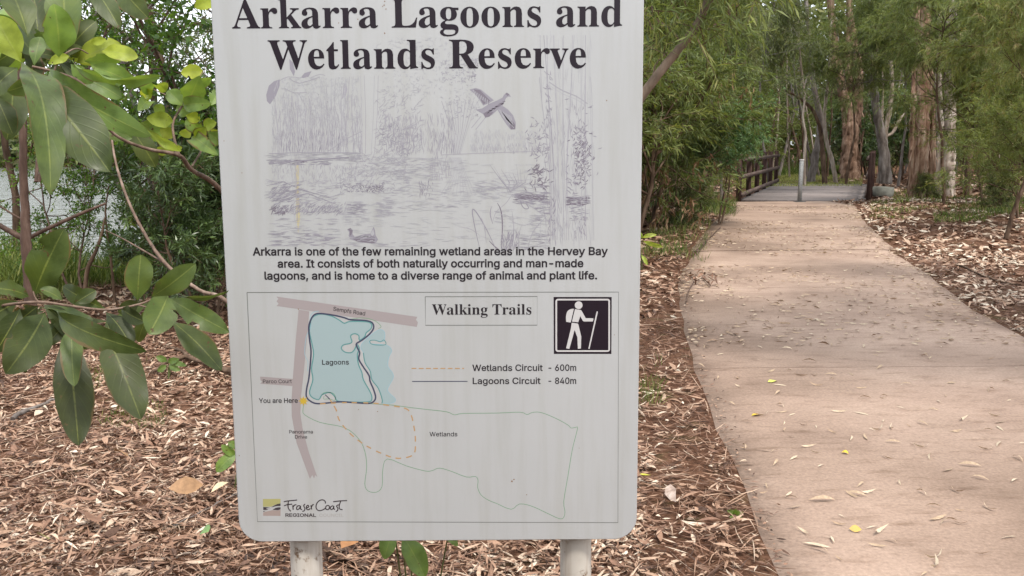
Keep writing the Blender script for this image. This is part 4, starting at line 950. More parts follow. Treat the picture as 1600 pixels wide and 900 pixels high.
m, t, out = mat_base('pencil_ink')
at = nd(t, 'ShaderNodeAttribute', attribute_name='tone')
ra = ramp(t, [(k / 3, I_DRAW[k]) for k in range(4)]); t.links.new(at.outputs['Fac'], ra.inputs['Fac'])
b = nd(t, 'ShaderNodeBsdfPrincipled', Roughness=.38); b.inputs['Specular IOR Level'].default_value = .4; b.inputs['Coat Weight'].default_value = .25; b.inputs['Coat Roughness'].default_value = .3
t.links.new(ra.outputs['Color'], b.inputs['Base Color']); t.links.new(b.outputs[0], out.inputs[0])
tag(DR.build('wetland_drawing', m, sign), kind='stuff')

# ---- weathering: a yellow run down the drawing and rust specks
a = MB(); 
flat(a, [(462, 256), (467, 256), (467, 300), (469, 340), (466, 366), (463, 340), (462, 300)], .7)
a.build('yellow_run', I_STAIN, sign)
a = MB()
for x, y, r_ in [(601, 2, 1.1), (600, 8, 1.2), (603, 14, 1.), (601, 52, 1.3), (559, 30, .9), (529, 36, .9), (598, 10, .8), (948, 157, 1), (800, 752, 1.4), (803, 749, 1), (823, 773, .9), (560, 640, .8), (590, 643, .8), (378, 270, .8), (350, 220, .8), (374, 712, .8), (960, 523, .8), (905, 700, .6), (466, 483, .9)]:
    a = MB()
    flat(a, [(x + r_ * rd.uniform(.6, 1.2) * math.cos(R(q)), y + r_ * rd.uniform(.7, 1.4) * math.sin(R(q))) for q in range(0, 360, 60)], 9)
    a.build('rust_speck', I_RUST, sign)

# ---- the two posts, and the rails the sheet is riveted to
m, t, out = mat_base('old_white_pipe')
n1 = noise(t, 30, 6, .7); n2 = noise(t, 6, 5); n3 = noise(t, 1.0, 4, .6, stretch=(40, 40, 3))
ra = ramp(t, [(.35, (.44, .41, .36)), (.65, (.58, .55, .50))]); t.links.new(n2.outputs['Fac'], ra.inputs['Fac'])
rb = ramp(t, [(.575, (0, 0, 0)), (.66, (1, 1, 1))]); t.links.new(n1.outputs['Fac'], rb.inputs['Fac'])
c = mixc(t, ra.outputs['Color'], (.16, .10, .06), rb.outputs['Color'])
rc = ramp(t, [(.50, (0, 0, 0)), (.70, (.6, .6, .6))]); t.links.new(n3.outputs['Fac'], rc.inputs['Fac'])
c = mixc(t, c, (.27, .20, .14), rc.outputs['Color'])
b = nd(t, 'ShaderNodeBsdfPrincipled', Roughness=.55); t.links.new(c, b.inputs['Base Color']); t.links.new(b.outputs[0], out.inputs[0])
M_POST = m
M_GALV = m_plain('galvanised_steel', (.36, .37, .37), .45, .5, .7, .2, 30)
for px in (478.5, 899.3):
    q = su(px, 870)
    x = at_depth(px, 852, 1.93).x - SIGN_X
    a = MB(); a.tube([(x, .052, -.3), (x, .052, .4), (x + .001, .052, 1.2), (x, .052, SIGN_TOP - .04)], .0325, 28)
    po = a.build('post', M_POST, sign, smooth=True)
    a = MB(); a.tube([(x, .052, SIGN_TOP - .0395), (x, .052, SIGN_TOP - .028)], [.0335, .0335], 28); a.build('cap', M_GALV, po)
for z in (SIGN_BOT + .16, SIGN_TOP - .14):
    a = MB()
    a.box(((hl + hr) / 2, .0125, z), (hr - hl - .12, .012, .04))
    a.build('rail', M_GALV, sign)
# ================================================================ footbridge and bollard
m, t, out = mat_base('weathered_deck')
n1 = noise(t, 1.0, 6, .65, stretch=(1.5, 22, 3)); n2 = noise(t, .8, 4); at = nd(t, 'ShaderNodeAttribute', attribute_name='tone')
ra = ramp(t, [(.3, (.13, .112, .105)), (.55, (.235, .205, .195)), (.75, (.33, .295, .28))]); t.links.new(n1.outputs['Fac'], ra.inputs['Fac'])
rb = ramp(t, [(0, (.72, .70, .70)), (1, (1.2, 1.18, 1.17))]); t.links.new(at.outputs['Fac'], rb.inputs['Fac'])
c = mixc(t, ra.outputs['Color'], rb.outputs['Color'], 1.0, 'MULTIPLY')
b = nd(t, 'ShaderNodeBsdfPrincipled', Roughness=.85); t.links.new(c, b.inputs['Base Color']); t.links.new(b.outputs[0], out.inputs[0])
M_DECK = m
M_RAIL = m_bark('stained_timber', [(.3, (.026, .014, .012)), (.55, (.055, .030, .025)), (.75, (.11, .068, .055))], 30, 2, .3, .7)
M_RAIL_TOP = m_bark('weathered_rail', [(.3, (.06, .042, .037)), (.55, (.12, .088, .077)), (.75, (.20, .16, .14))], 4, 30, .3, .8)
M_CONC = m_plain('mossy_concrete', (.17, .17, .145), .9, .2, 0, .3, 5)
A0, A1 = on_ground(1154, 313.5), on_ground(1212, 288)     # left rail, near and far
B0, B1 = on_ground(1357.5, 315.5), on_ground(1363, 288.5)   # right rail
bridge = thing('footbridge', 'dark timber footbridge with low post-and-rail sides at the end of the path', 'footbridge', ((A0.x + B0.x) / 2, A0.y, 0))
org = bridge.location.copy()
rb_ = random.Random(2)
a = MB()
npl = 58
for k in range(npl):
    f = (k + .5) / npl
    pl, pr = A0.lerp(A1, f), B0.lerp(B1, f)
    w = (A1.y - A0.y) / npl
    ax = Vector((pr.x - pl.x, pr.y - pl.y, 0))
    cen = (pl + pr) / 2 - org
    rot = Matrix.Rotation(math.atan2(ax.y, ax.x), 4, 'Z') @ Matrix.Rotation(rb_.gauss(0, .003), 4, 'X')
    a.box((cen.x, cen.y, .0 + rb_.gauss(0, .002)), (ax.length - .02, w - .007, .05), rot, rb_.random())
a.build('deck', M_DECK, bridge)
a = MB()
for f in (.06, .5, .94):
    pl, pr = A0.lerp(A1, 0) .lerp(B0, f), A1.lerp(B1, f)
    d = pr - pl
    a.box(((pl.x + pr.x) / 2 - org.x, (pl.y + pr.y) / 2 - org.y, -.10), (.1, d.length, .14), Matrix.Rotation(math.atan2(-d.x, d.y), 4, 'Z'))
a.build('bearer', M_RAIL, bridge)
for P0, P1, inner, np_ in ((A0, A1, 1, 6), (B0, B1, -1, 6)):
    d = (P1 - P0); yaw = math.atan2(d.y, d.x)
    nrm = Vector((math.sin(yaw), -math.cos(yaw), 0)) * (1 if inner == 1 else -1)
    for k in range(np_):
        q = P0.lerp(P1, k / (np_ - 1)) - org
        a = MB()
        lean = Matrix.Rotation(rb_.gauss(0, .008), 4, 'Y') @ Matrix.Rotation(yaw, 4, 'Z')
        if inner == -1 and k == 0: lean = Matrix.Rotation(R(1.6), 4, 'Y') @ Matrix.Rotation(yaw, 4, 'Z')
        a.box((q.x, q.y, .42), (.13, .13, 1.66 + rb_.uniform(-.03, .03)), lean)
        a.build('post', M_RAIL, bridge)
    for z, hgt, mm in ((1.09, .10, M_RAIL_TOP), (.64, .11, M_RAIL_TOP), (.16, .12, M_RAIL_TOP)):
        q0, q1 = P0 - org + nrm * .088, P1 - org + nrm * .088
        q1 = q1 + d.normalized() * .18
        c0 = (q0 + q1) / 2
        a = MB()
        a.box((c0.x, c0.y, z), ((q1 - q0).length + .1, .045, hgt), Matrix.Rotation(yaw, 4, 'Z'))
        a.build('rail', mm, bridge)
q = on_ground(1375, 305) - org
a = MB(); a.box((q.x + .22, q.y + .5, .0), (.50, .7, .44)); a.build('abutment', M_CONC, bridge)

q = on_ground(1249.5, 316.5)
bol = thing('bollard', 'square grey galvanised bollard standing in the middle of the path before the footbridge', 'bollard', (q.x, q.y, 0))
a = MB(); a.box((0, 0, .50), (.088, .088, 1.16), Matrix.Rotation(R(1.0), 4, 'Y')); a.build('shaft', m_plain('dull_galvanised', (.25, .26, .26), .6, .4, 0, .25, 25), bol)
a = MB(); a.box((.011, 0, 1.092), (.098, .098, .024), Matrix.Rotation(R(1.0), 4, 'Y')); a.build('cap', m_plain('pale_cap', (.62, .62, .60), .5), bol)
a = MB(); a.box((0, 0, .024), (.26, .22, .016)); a.build('base_plate', m_plain('dark_base', (.09, .085, .08), .8), bol)
# ================================================================ trees and shrubs
def unit(v): return v / (np.linalg.norm(v, axis=-1, keepdims=True) + 1e-12)
def leaves(mb, base, d, L, W, rng, tone, fold=.25, bend=.0):
    """diamond leaves: base point, direction, length, width (arrays)"""
    n = len(base)
    d = unit(d)
    r = rng.standard_normal((n, 3)); r[:, 2] += .5
    s = unit(np.cross(d, r)); nr = np.cross(s, d)
    L = np.broadcast_to(L, (n,))[:, None]; W = np.broadcast_to(W, (n,))[:, None]
    mid = base + d * L * .45 + nr * W * fold
    tip = base + d * L - np.array((0, 0, 1.0)) * L * bend
    V = np.stack([base, mid + s * W / 2, tip, mid - s * W / 2], 1).reshape(-1, 3)
    F = np.arange(n * 4).reshape(n, 4)
    mb.add(V, F, tone)
def twig_leaves(mb, wood, p, d, tl, m, L, W, rng, droop=.4, splay=.9, tone=.5, tvar=.18, pinnate=False):
    """m leaves set along each twig p + t d tl, drooping"""
    n = len(p)
    d = unit(d)
    t = (np.arange(m) + .5) / m
    tl = np.broadcast_to(tl, (n,))
    q = p[:, None] + d[:, None] * (t[None, :, None] * tl[:, None, None]) - np.array((0, 0, 1.0)) * (droop * .45 * (t ** 2)[None, :, None] * tl[:, None, None])
    q = q.reshape(-1, 3)
    dd = np.repeat(d, m, axis=0) * .75 + rng.standard_normal((n * m, 3)) * splay * .6
    dd[:, 2] -= droop * rng.uniform(.3, 1.2, n * m)
    tn = np.clip(np.repeat(tone + rng.normal(0, tvar * .8, n), m) + rng.normal(0, tvar * .6, n * m), 0, 1)
    leaves(mb, q, dd, L * rng.uniform(.65, 1.25, n * m), W * rng.uniform(.7, 1.25, n * m), rng, tn, bend=droop * .12)
    if wood is not None:
        a, b = p, p + d * tl[:, None] - np.array((0, 0, 1.0)) * (droop * .45 * tl[:, None])
        s = unit(np.cross(d, rng.standard_normal((n, 3)))) * .0035
        V = np.stack([a + s, a - s, b], 1).reshape(-1, 3)
        wood.add(V, np.arange(n * 3).reshape(n, 3))
def wander(rng, p, d, L, n, up=.0, jit=.25):
    P = [np.array(p, dtype=float)]
    d = np.array(d, dtype=float)
    for _ in range(n):
        d = unit(d + rng.standard_normal(3) * jit + np.array((0, 0, up)))
        P.append(P[-1] + d * L / n)
    return np.array(P)
def grow(rng, H, spread, base_h, n_limb, n_twig, m, L, W, droop, stems=1, r0=.06, tl=.4, tone=.5, tvar=.18, splay=.9, lean=.12, el=(15, 60), fill=.5, subs=3, bare=0.0):
    wood, crown = MB(), MB()
    anchors, dirs = [], []
    for sidx in range(stems):
        a = rng.uniform(0, 2 * math.pi)
        off = np.array((math.cos(a), math.sin(a), 0)) * (.12 if stems > 1 else 0)
        d0 = np.array((math.cos(a) * (lean + .25 * (stems > 1)), math.sin(a) * (lean + .25 * (stems > 1)), 1.0))
        st_ = wander(rng, off - np.array((0, 0, .15)), d0, H * rng.uniform(.75, .95), 9, .15, .10)
        rad = np.linspace(r0, r0 * .18, len(st_)) * (1 if stems == 1 else .7)
        wood.tube(st_, rad, 8, bump=.06, rng=rng)
        for _ in range(max(2, n_limb // stems)):
            f = rng.uniform(max(0, base_h / H), 1.0)
            p = np.array([np.interp(f * (len(st_) - 1), range(len(st_)), st_[:, k]) for k in range(3)])
            az = rng.uniform(0, 2 * math.pi); e = R(rng.uniform(*el))
            d = np.array((math.cos(az) * math.cos(e), math.sin(az) * math.cos(e), math.sin(e)))
            ll = spread * rng.uniform(.55, 1.1) * (1 - .55 * max(0, f - .4))
            lb = wander(rng, p, d, ll, 5, .04, .22)
            wood.tube(lb, np.linspace(r0 * .32, r0 * .08, len(lb)), 5, caps=False)
            chain = [lb]
            for _s in range(subs):
                g_ = rng.uniform(.35, .95)
                p2 = np.array([np.interp(g_ * 5, range(6), lb[:, k]) for k in range(3)])
                d2 = unit(lb[-1] - lb[0] + rng.standard_normal(3) * ll * .55)
                sb = wander(rng, p2, d2, ll * rng.uniform(.3, .55), 4, .0, .25)
                wood.tube(sb, np.linspace(r0 * .13, r0 * .05, len(sb)), 4, caps=False)
                chain.append(sb)
            for ch in chain:
                anchors.append(ch); dirs.append(ch[-1] - ch[0])
    nt_ = int(n_twig / len(anchors)) + 1
    P, D = [], []
    for ch, d in zip(anchors, dirs):
        if rng.random() < bare: continue
        k = max(1, int(nt_ * rng.uniform(.4, 1.6)))
        f = rng.uniform(.30, 1.0, k) * (len(ch) - 1)
        q = np.stack([np.interp(f, range(len(ch)), ch[:, j]) for j in range(3)], 1)
        P.append(q + rng.standard_normal((k, 3)) * .05 * spread * fill)
        D.append(unit(d[None]) * .6 + rng.standard_normal((k, 3)) * .55)
    P, D = np.concatenate(P), np.concatenate(D)
    twig_leaves(crown, wood, P, D, tl * rng.uniform(.6, 1.3, len(P)), m, L, W, rng, droop, splay, tone, tvar)
    return wood, crown

WATTLE = [(0, (.045, .062, .024)), (.35, (.112, .150, .052)), (.6, (.180, .225, .076)), (.85, (.26, .29, .098)), (1, (.28, .23, .115))]
LEAF_WATTLE = m_leaf('wattle_leaf', WATTLE, .42, .5, .3)
LEAF_GUM = m_leaf('paperbark_leaf', [(0, (.036, .050, .022)), (.4, (.105, .132, .050)), (.7, (.165, .195, .070)), (1, (.25, .22, .10))], .35, .45, .35)
LEAF_DARK = m_leaf('dark_narrow_leaf', [(0, (.020, .036, .016)), (.5, (.075, .122, .044)), (.85, (.125, .19, .06)), (1, (.16, .22, .06))], .28, .35, .5)
LEAF_BRIGHT = m_leaf('bright_small_leaf', [(0, (.03, .065, .014)), (.5, (.075, .15, .028)), (.85, (.15, .25, .04)), (1, (.24, .32, .05))], .45, .4, .4)
LEAF_FERNY = m_leaf('blue_green_leaf', [(0, (.02, .05, .026)), (.5, (.092, .178, .078)), (1, (.17, .27, .115))], .35, .5, .3)
LEAF_DRY = m_leaf('dry_leaf_hanging', [(0, (.10, .055, .03)), (.5, (.22, .125, .075)), (1, (.36, .24, .15))], .25, .7, .2)
BARK_PAPER = m_bark('paperbark', [(.22, (.055, .030, .020)), (.38, (.17, .095, .062)), (.52, (.31, .20, .14)), (.66, (.44, .33, .25)), (.8, (.56, .47, .39))], 9, .9, .9)
BARK_RED = m_bark('ruddy_paperbark', [(.22, (.05, .031, .022)), (.4, (.155, .092, .062)), (.56, (.27, .175, .125)), (.75, (.42, .31, .24))], 10, 1.3, .9)
BARK_GREY = m_bark('grey_bark', [(.25, (.06, .048, .042)), (.5, (.17, .145, .13)), (.75, (.34, .31, .29))], 7, 1.2, .6)
BARK_BROWN = m_bark('brown_bark', [(.25, (.04, .026, .018)), (.5, (.115, .074, .050)), (.75, (.22, .155, .11))], 12, 2.5, .5)
BARK_PALE = m_bark('pale_bark', [(.25, (.15, .115, .09)), (.5, (.33, .27, .22)), (.75, (.52, .46, .40))], 8, 1.4, .6)
BARK_LIMB = m_bark('tan_limb', [(.25, (.07, .052, .038)), (.5, (.17, .125, .092)), (.75, (.28, .215, .165))], 14, 3, .35, .7)
BARK_RUST = m_bark('smooth_ruddy_bark', [(.25, (.045, .028, .021)), (.5, (.098, .061, .046)), (.75, (.18, .125, .098))], 14, 3, .3, .6)

def prototype(name, seed, leafm, barkm, **kw):
    rng = np.random.default_rng(seed)
    w, c = grow(rng, **kw)
    return (w.mesh('trunk', barkm, True), c.mesh('crown', leafm))
PR = {
    'wattle_a': prototype('wattle', 1, LEAF_WATTLE, BARK_BROWN, H=5.2, spread=1.9, base_h=.5, n_limb=44, n_twig=1250, m=20, L=.125, W=.018, droop=.45, stems=3, r0=.06, tl=.45, tone=.48),
    'wattle_b': prototype('wattle', 2, LEAF_WATTLE, BARK_BROWN, H=4.4, spread=1.7, base_h=.3, n_limb=40, n_twig=1150, m=20, L=.115, W=.017, droop=.3, stems=2, r0=.05, tl=.42, tone=.58),
    'wattle_c': prototype('wattle', 3, LEAF_WATTLE, BARK_BROWN, H=6.4, spread=2.3, base_h=1.2, n_limb=46, n_twig=1350, m=20, L=.14, W=.02, droop=.6, stems=2, r0=.07, tl=.5, tone=.42),
    'gum_a': prototype('gum', 4, LEAF_GUM, BARK_PAPER, H=11, spread=3.3, base_h=3.4, n_limb=36, n_twig=2200, m=18, L=.16, W=.026, droop=.9, stems=1, r0=.17, tl=.6, tone=.5, el=(5, 55)),
    'gum_b': prototype('gum', 5, LEAF_GUM, BARK_PALE, H=9, spread=2.8, base_h=2.2, n_limb=34, n_twig=2000, m=18, L=.15, W=.024, droop=.8, stems=2, r0=.13, tl=.6, tone=.6, el=(0, 55)),
    'dark_a': prototype('dark', 6, LEAF_DARK, BARK_BROWN, H=2.9, spread=1.0, base_h=.25, n_limb=34, n_twig=700, m=16, L=.12, W=.021, droop=.25, stems=3, r0=.035, tl=.26, tone=.45, splay=1.2),
    'bright_a': prototype('bright', 7, LEAF_BRIGHT, BARK_RUST, H=3.2, spread=1.3, base_h=.5, n_limb=26, n_twig=420, m=11, L=.085, W=.042, droop=.3, stems=3, r0=.03, tl=.34, tone=.5, splay=1.2),
    'bright_b': prototype('bright', 8, LEAF_BRIGHT, BARK_RUST, H=4.8, spread=1.8, base_h=1.0, n_limb=30, n_twig=520, m=11, L=.085, W=.04, droop=.4, stems=2, r0=.045, tl=.4, tone=.42, splay=1.2),
    'ferny_a': prototype('ferny', 9, LEAF_FERNY, BARK_BROWN, H=2.35, spread=.78, base_h=1.25, n_limb=26, n_twig=520, m=22, L=.075, W=.020, droop=.3, stems=3, r0=.03, tl=.36, tone=.75, splay=1.0),
    'scrub_a': prototype('scrub', 10, LEAF_GUM, BARK_BROWN, H=1.5, spread=.75, base_h=.05, n_limb=26, n_twig=420, m=16, L=.11, W=.016, droop=.2, stems=4, r0=.018, tl=.28, tone=.5),
    'airy_a': prototype('airy', 11, LEAF_GUM, BARK_BROWN, H=7.0, spread=2.1, base_h=1.6, n_limb=26, n_twig=560, m=14, L=.085, W=.026, droop=.5, stems=1, r0=.06, tl=.42, tone=.55, bare=.15),
    'airy_b': prototype('airy', 12, LEAF_GUM, BARK_GREY, H=8.5, spread=2.4, base_h=2.4, n_limb=28, n_twig=640, m=14, L=.09, W=.026, droop=.5, stems=2, r0=.08, tl=.45, tone=.45, bare=.15),
}
PR['canopy_a'] = prototype('canopy', 21, LEAF_GUM, BARK_GREY, H=8.5, spread=2.6, base_h=4.6, n_limb=26, n_twig=1500, m=18, L=.15, W=.02, droop=1.0, stems=1, r0=.06, tl=.6, tone=.55, el=(5, 50))
PR['canopy_b'] = prototype('canopy', 22, LEAF_WATTLE, BARK_BROWN, H=7.5, spread=2.4, base_h=3.8, n_limb=28, n_twig=1700, m=22, L=.14, W=.014, droop=.8, stems=1, r0=.05, tl=.5, tone=.6, el=(0, 50))
PR['shade_a'] = prototype('shade', 23, LEAF_GUM, BARK_PAPER, H=10, spread=4.2, base_h=4.8, n_limb=34, n_twig=1900, m=18, L=.16, W=.028, droop=.7, stems=1, r0=.18, tl=.7, tone=.5, el=(5, 50))
def plant(kind, name, label, cat, x, y, s=1.0, rz=0.0, group=None, tilt=(0, 0)):
    z = float(ground_h(x, y))
    o = thing(name, label, cat, (x, y, z), 0, group)
    o.rotation_euler = (tilt[0], tilt[1], rz)
    o.scale = (s, s, s)
    tm, cm = PR[kind]
    for nm, me in (('trunk', tm), ('crown', cm)):
        c_ = bpy.data.objects.new(nm, me); COL.objects.link(c_); c_.parent = o
    return o
def gp(px, py): 
    q = on_ground(px, py); return q.x, q.y
def pd(px, d):
    q = at_y(px, 300, d); return q.x, q.y

rt = random.Random(5)
# ---- wattles along the left of the path
for kind, px, py, s, rz, lab in [
    ('wattle_c', 985, 372, .95, .3, 'dark feathery wattle rising just behind the right edge of the sign'),
    ('wattle_a', 1008, 356, .80, 2.1, 'dense feathery wattle with brown dead leaves on the left edge of the path'),
    ('wattle_b', 1030, 340, .85, 4.0, 'low drooping wattle leaning over the left edge of the path'),
    ('wattle_a', 1000, 328, 1.2, 5.2, 'tall dark wattle standing behind the dense wattle left of the path'),
    ('wattle_c', 1055, 312, 1.05, 1.2, 'tall wattle behind the blue-green shrub left of the footbridge'),
    ('wattle_b', 1064, 300, 1.0, .4, 'bushy wattle beside the left rail of the footbridge'),
    ('wattle_c', 1140, 274, 1.3, 3.3, 'tall wattle beyond the far end of the left footbridge rail'),
    ('wattle_a', 1100, 281, 1.4, 2.2, 'rounded wattle in the distance left of the footbridge')]:
    plant(kind, 'wattle_tree', lab, 'wattle tree', *gp(px, py), s, rz)
plant('ferny_a', 'blue_green_shrub', 'fresh blue-green fine-leaved shrub hanging beside the first post of the left footbridge rail', 'shrub', *pd(1112, 17.2), 1.0, 1.)
plant('scrub_a', 'undergrowth_shrub', 'low wispy shrub at the foot of the wattles on the left path edge', 'shrub', *gp(1062, 352), .55, 1.)
plant('scrub_a', 'undergrowth_shrub', 'low wispy shrub below the blue-green shrub by the footbridge', 'shrub', *gp(1100, 326), .5, 3.)
# dead brown leaf bunches caught in the nearest wattles
wt = [o for o in bpy.data.objects if o.name.startswith('wattle_tree') and 'dead leaves' in o['label']][0]
rng = np.random.default_rng(61)
dm = MB()
P, D = [], []
for px, py, k in [(1018, 70, 3), (1040, 120, 3), (1066, 118, 4), (1088, 128, 3), (1130, 128, 2), (1180, 140, 2), (1046, 165, 4), (1012, 160, 3), (1018, 255, 7), (1036, 262, 6), (1044, 300, 5), (1010, 300, 5), (1078, 250, 3), (1082, 310, 4), (1100, 330, 3), (1028, 330, 6), (1150, 100, 2)]:
    q = at_y(px, py, wt.location.y - 1.0)
    P.append(np.array(tuple(q)) + rng.normal(0, .10, (k, 3))); D.append(rng.standard_normal((k, 3)) * .4 + np.array((0, 0, -1.0)))
P, D = np.concatenate(P), np.concatenate(D)
twig_leaves(dm, None, P, D, .28, 9, .13, .030, rng, .6, .8, .55, .25)
dm.V[0] = ((dm.V[0] - np.array(wt.location)) / wt.scale.x) @ np.array(Matrix.Rotation(-wt.rotation_euler.z, 3, 'Z')).T
dm.build('dead_leaves', LEAF_DRY, wt)
# ---- right of the path
for kind, px, py, s, rz, lab in [
    ('wattle_b', 1600, 345, .85, .9, 'pale green feathery wattle reaching in at the right edge beside the litter bank'),
    ('wattle_b', 1625, 356, .55, 2.9, 'low pale wattle bush at the right edge, nearest of the right-hand wattles'),
    ('wattle_b', 1545, 322, .95, 3.6, 'yellow-green feathery wattle in the scrub right of the paperbarks'),
    ('wattle_a', 1630, 318, 1.15, 4.4, 'tall wattle filling the upper right behind the pale green one'),
    ('wattle_c', 1560, 296, 1.2, 1.9, 'tall dark wattle behind the yellow-green wattle on the right'),
    ('wattle_b', 1500, 288, 1.2, 5.5, 'wattle seen just behind the grey-white paperbark trunk')]:
    plant(kind, 'wattle_tree', lab, 'wattle tree', *gp(px, py), s, rz)
plant('scrub_a', 'undergrowth_shrub', 'brownish low shrub at the base of the twin paperbark trunks', 'shrub', *gp(1452, 312), .55, 2.)
plant('scrub_a', 'undergrowth_shrub', 'low green shrub beside the litter bank on the right', 'shrub', *gp(1560, 332), .6, 4.)
plant('dark_a', 'dark_shrub', 'glossy dark shrub with broad leaves behind the right footbridge post', 'shrub', *pd(1345, 42), 1.6, 1.)
plant('bright_a', 'bright_shrub', 'bright green shrub glimpsed between the forked paperbark and the grey leaning trunk', 'shrub', *pd(1358, 44), 1.35, 0.)
plant('dark_a', 'dark_shrub', 'dark shrub in the shade right of the grey leaning trunk', 'shrub', *pd(1410, 38), 1.5, 2.)

for kind, px, dd_, s, rz, lab in [
    ('canopy_a', 1203, 33.5, .95, 0., 'high thin-trunked tree whose foliage hangs over the far end of the footbridge'),
    ('canopy_b', 1320, 34.5, 1.05, 2., 'tall wattle with foliage hanging across the tops of the forked paperbark'),
    ('canopy_a', 1402, 33.0, .95, 4., 'thin-trunked tree with drooping foliage above the grey leaning trunk'),
    ('canopy_b', 1476, 22.0, .85, 1., 'wattle with high foliage hanging before the tops of the paperbark trunks'),
    ('canopy_b', 1575, 14.5, .72, 3., 'near wattle whose pale feathery foliage hangs in the upper right corner'),
    ('canopy_a', 1128, 26.5, .85, 5., 'thin-trunked tree with hanging foliage above the left rail of the footbridge')]:
    x, y = pd(px, dd_)
    plant(kind, 'canopy_tree', lab, 'tree', x, y, s, rz)
for x, y, s, rz, lab in [(4.7, 5.0, .74, .5, 'broad unseen tree right of the path, placed so its crown shades the middle of the path'), (5.0, 7.9, .52, 2.5, 'second broad unseen tree right of the path, placed to shade the path farther on')]:
    plant('shade_a', 'shade_tree', lab, 'tree', x, y, s, rz)  # trees out of view, placed so their crowns shade the path

for i, (x, y, s, k) in enumerate([(-3.6, -1.6, 1.1, 'dark_a'), (-3.2, -2.8, 1.0, 'bright_b'), (-2.2, -1.7, 1.0, 'dark_a'), (-1.2, -1.4, .9, 'dark_a'), (-.3, -1.45, .84, 'dark_a'), (.6, -1.7, .8, 'dark_a'), (-4.6, -.2, 1.1, 'bright_a'), (1.4, -3.0, .8, 'dark_a'), (-2.8, -3.4, 1.3, 'dark_a')]):  # behind the camera, added to shade the lower and left sign face
    plant(k, 'sign_shading_shrub', 'unseen leafy shrub added opposite the sign to shade its face', 'shrub', x, y, s, i * 1.3, 'unseen shrubs added to shade the sign')

# ---- hand-placed trunks beyond the footbridge and on the right bank
def trunk_tree(name, label, d, stems, bark, crown=None, cs=1.0, seed=0, bump=.10, n=12, flakes=0, cat='tree'):
    """stems: lists of (px, py, width px) at distance d; the first starts on the ground"""
    rng = np.random.default_rng(seed + 50)
    b0 = at_y(stems[0][0][0], stems[0][0][1], d)
    base = np.array((b0.x, b0.y, float(ground_h(b0.x, b0.y))))
    o = thing(name, label, cat, tuple(base))
    w = MB(); fl = MB()
    top = None
    for si, stt in enumerate(stems):
        P = np.array([tuple(at_y(px, py, d + (0 if si == 0 else .06 * si))) for px, py, _ in stt]) - base
        rad = np.array([wd / FOC * d / 2 for *_, wd in stt])
        if si == 0 or len(stt[0]) and abs(stt[0][1] - stems[0][0][1]) < 15:
            P[0, 2] = -.15
        f = np.linspace(0, len(P) - 1, max(16, len(P) * 7))
        Q = np.stack([np.interp(f, range(len(P)), P[:, k]) for k in range(3)], 1)
        sm = Q.copy(); sm[2:-2] = (Q[:-4] + Q[1:-3] + Q[2:-2] + Q[3:-1] + Q[4:]) / 5
        rr = np.interp(f, range(len(P)), rad)
        sm[1:-1, :2] += rng.normal(0, .05, (len(sm) - 2, 2)) * rr[1:-1, None]
        w.tube(sm, rr, n, bump=bump, rng=rng)
        if flakes:
            for _ in range(flakes):
                k = rng.integers(1, len(sm) - 2); az = rng.uniform(0, 2 * math.pi)
                ds = np.array((math.cos(az), math.sin(az), 0))
                p = sm[k] + ds * rr[k] * .98
                l, wd = rng.uniform(.12, .45), rng.uniform(.03, .10)
                tdir = np.cross(ds, (0, 0, 1.0)); out_d = ds * rng.uniform(.02, .09)
                V = [p - tdir * wd / 2, p + tdir * wd / 2, p + tdir * wd * .4 + out_d + np.array((0, 0, -l)), p - tdir * wd * .3 + out_d * 1.2 + np.array((0, 0, -l * .8))]
                w.add(V, [(0, 1, 2, 3)])
        if top is None or P[-1, 2] > top[2]: top = P[-1]
    w.build('trunk', bark, o)
    if crown:
        tm, cm = PR[crown]
        for nm, me in (('crown', cm), ('branches', tm)):
            c_ = bpy.data.objects.new(nm, me); COL.objects.link(c_); c_.parent = o
            c_.location = (top[0], top[1], top[2] - 2.2 * cs); c_.scale = (cs,) * 3; c_.rotation_euler = (0, 0, seed * 1.3)
    return o
trunk_tree('paperbark_tree', 'ruddy paperbark forking into two ragged stems beyond the footbridge', 38,
           [[(1330, 279, 36), (1327, 245, 26), (1330, 205, 25), (1327, 180, 20), (1316, 145, 15), (1307, 95, 13), (1302, 60, 11), (1290, -90, 8)],
            [(1330, 215, 16), (1337, 180, 19), (1340, 140, 17), (1339, 100, 15), (1334, 60, 11), (1326, 10, 8), (1330, -110, 7)],
            [(1338, 190, 9), (1330, 150, 10), (1324, 100, 11), (1327, 40, 8), (1328, -60, 6)]], BARK_RED, 'airy_b', .8, 1, .09, 16, 90)
trunk_tree('grey_tree', 'smooth grey leaning trunk right of the last right-hand footbridge post', 36,
           [[(1385, 281, 21), (1381, 235, 16), (1374, 200, 13), (1366, 150, 12), (1361, 100, 11), (1358, 66, 9), (1350, -80, 7)]], BARK_GREY, 'airy_a', .8, 2, .05, 12)
trunk_tree('pale_sapling', 'pale crooked sapling with a white side branch beside the grey leaning trunk', 36.6,
           [[(1374, 279, 12), (1382, 240, 9), (1383, 205, 8), (1391, 170, 8), (1394, 120, 7), (1390, 85, 7), (1386, 20, 4)], [(1383, 214, 4), (1395, 208, 5), (1404, 190, 4.5), (1412, 178, 3), (1424, 168, 2)],
            [(1383, 212, 3), (1378, 180, 4), (1380, 140, 3), (1378, 110, 2)]], BARK_PALE, None, 1, 3, .08, 8)
trunk_tree('leaning_tree', 'dark leaning trunk with pale bark patches just right of the bollard top', 37,
           [[(1266, 274, 13), (1274, 245, 12), (1281, 215, 11), (1282, 185, 9), (1272, 140, 8), (1267, 100, 8), (1262, 40, 6), (1256, -60, 4)]], BARK_GREY, None, .8, 4, .1, 10)
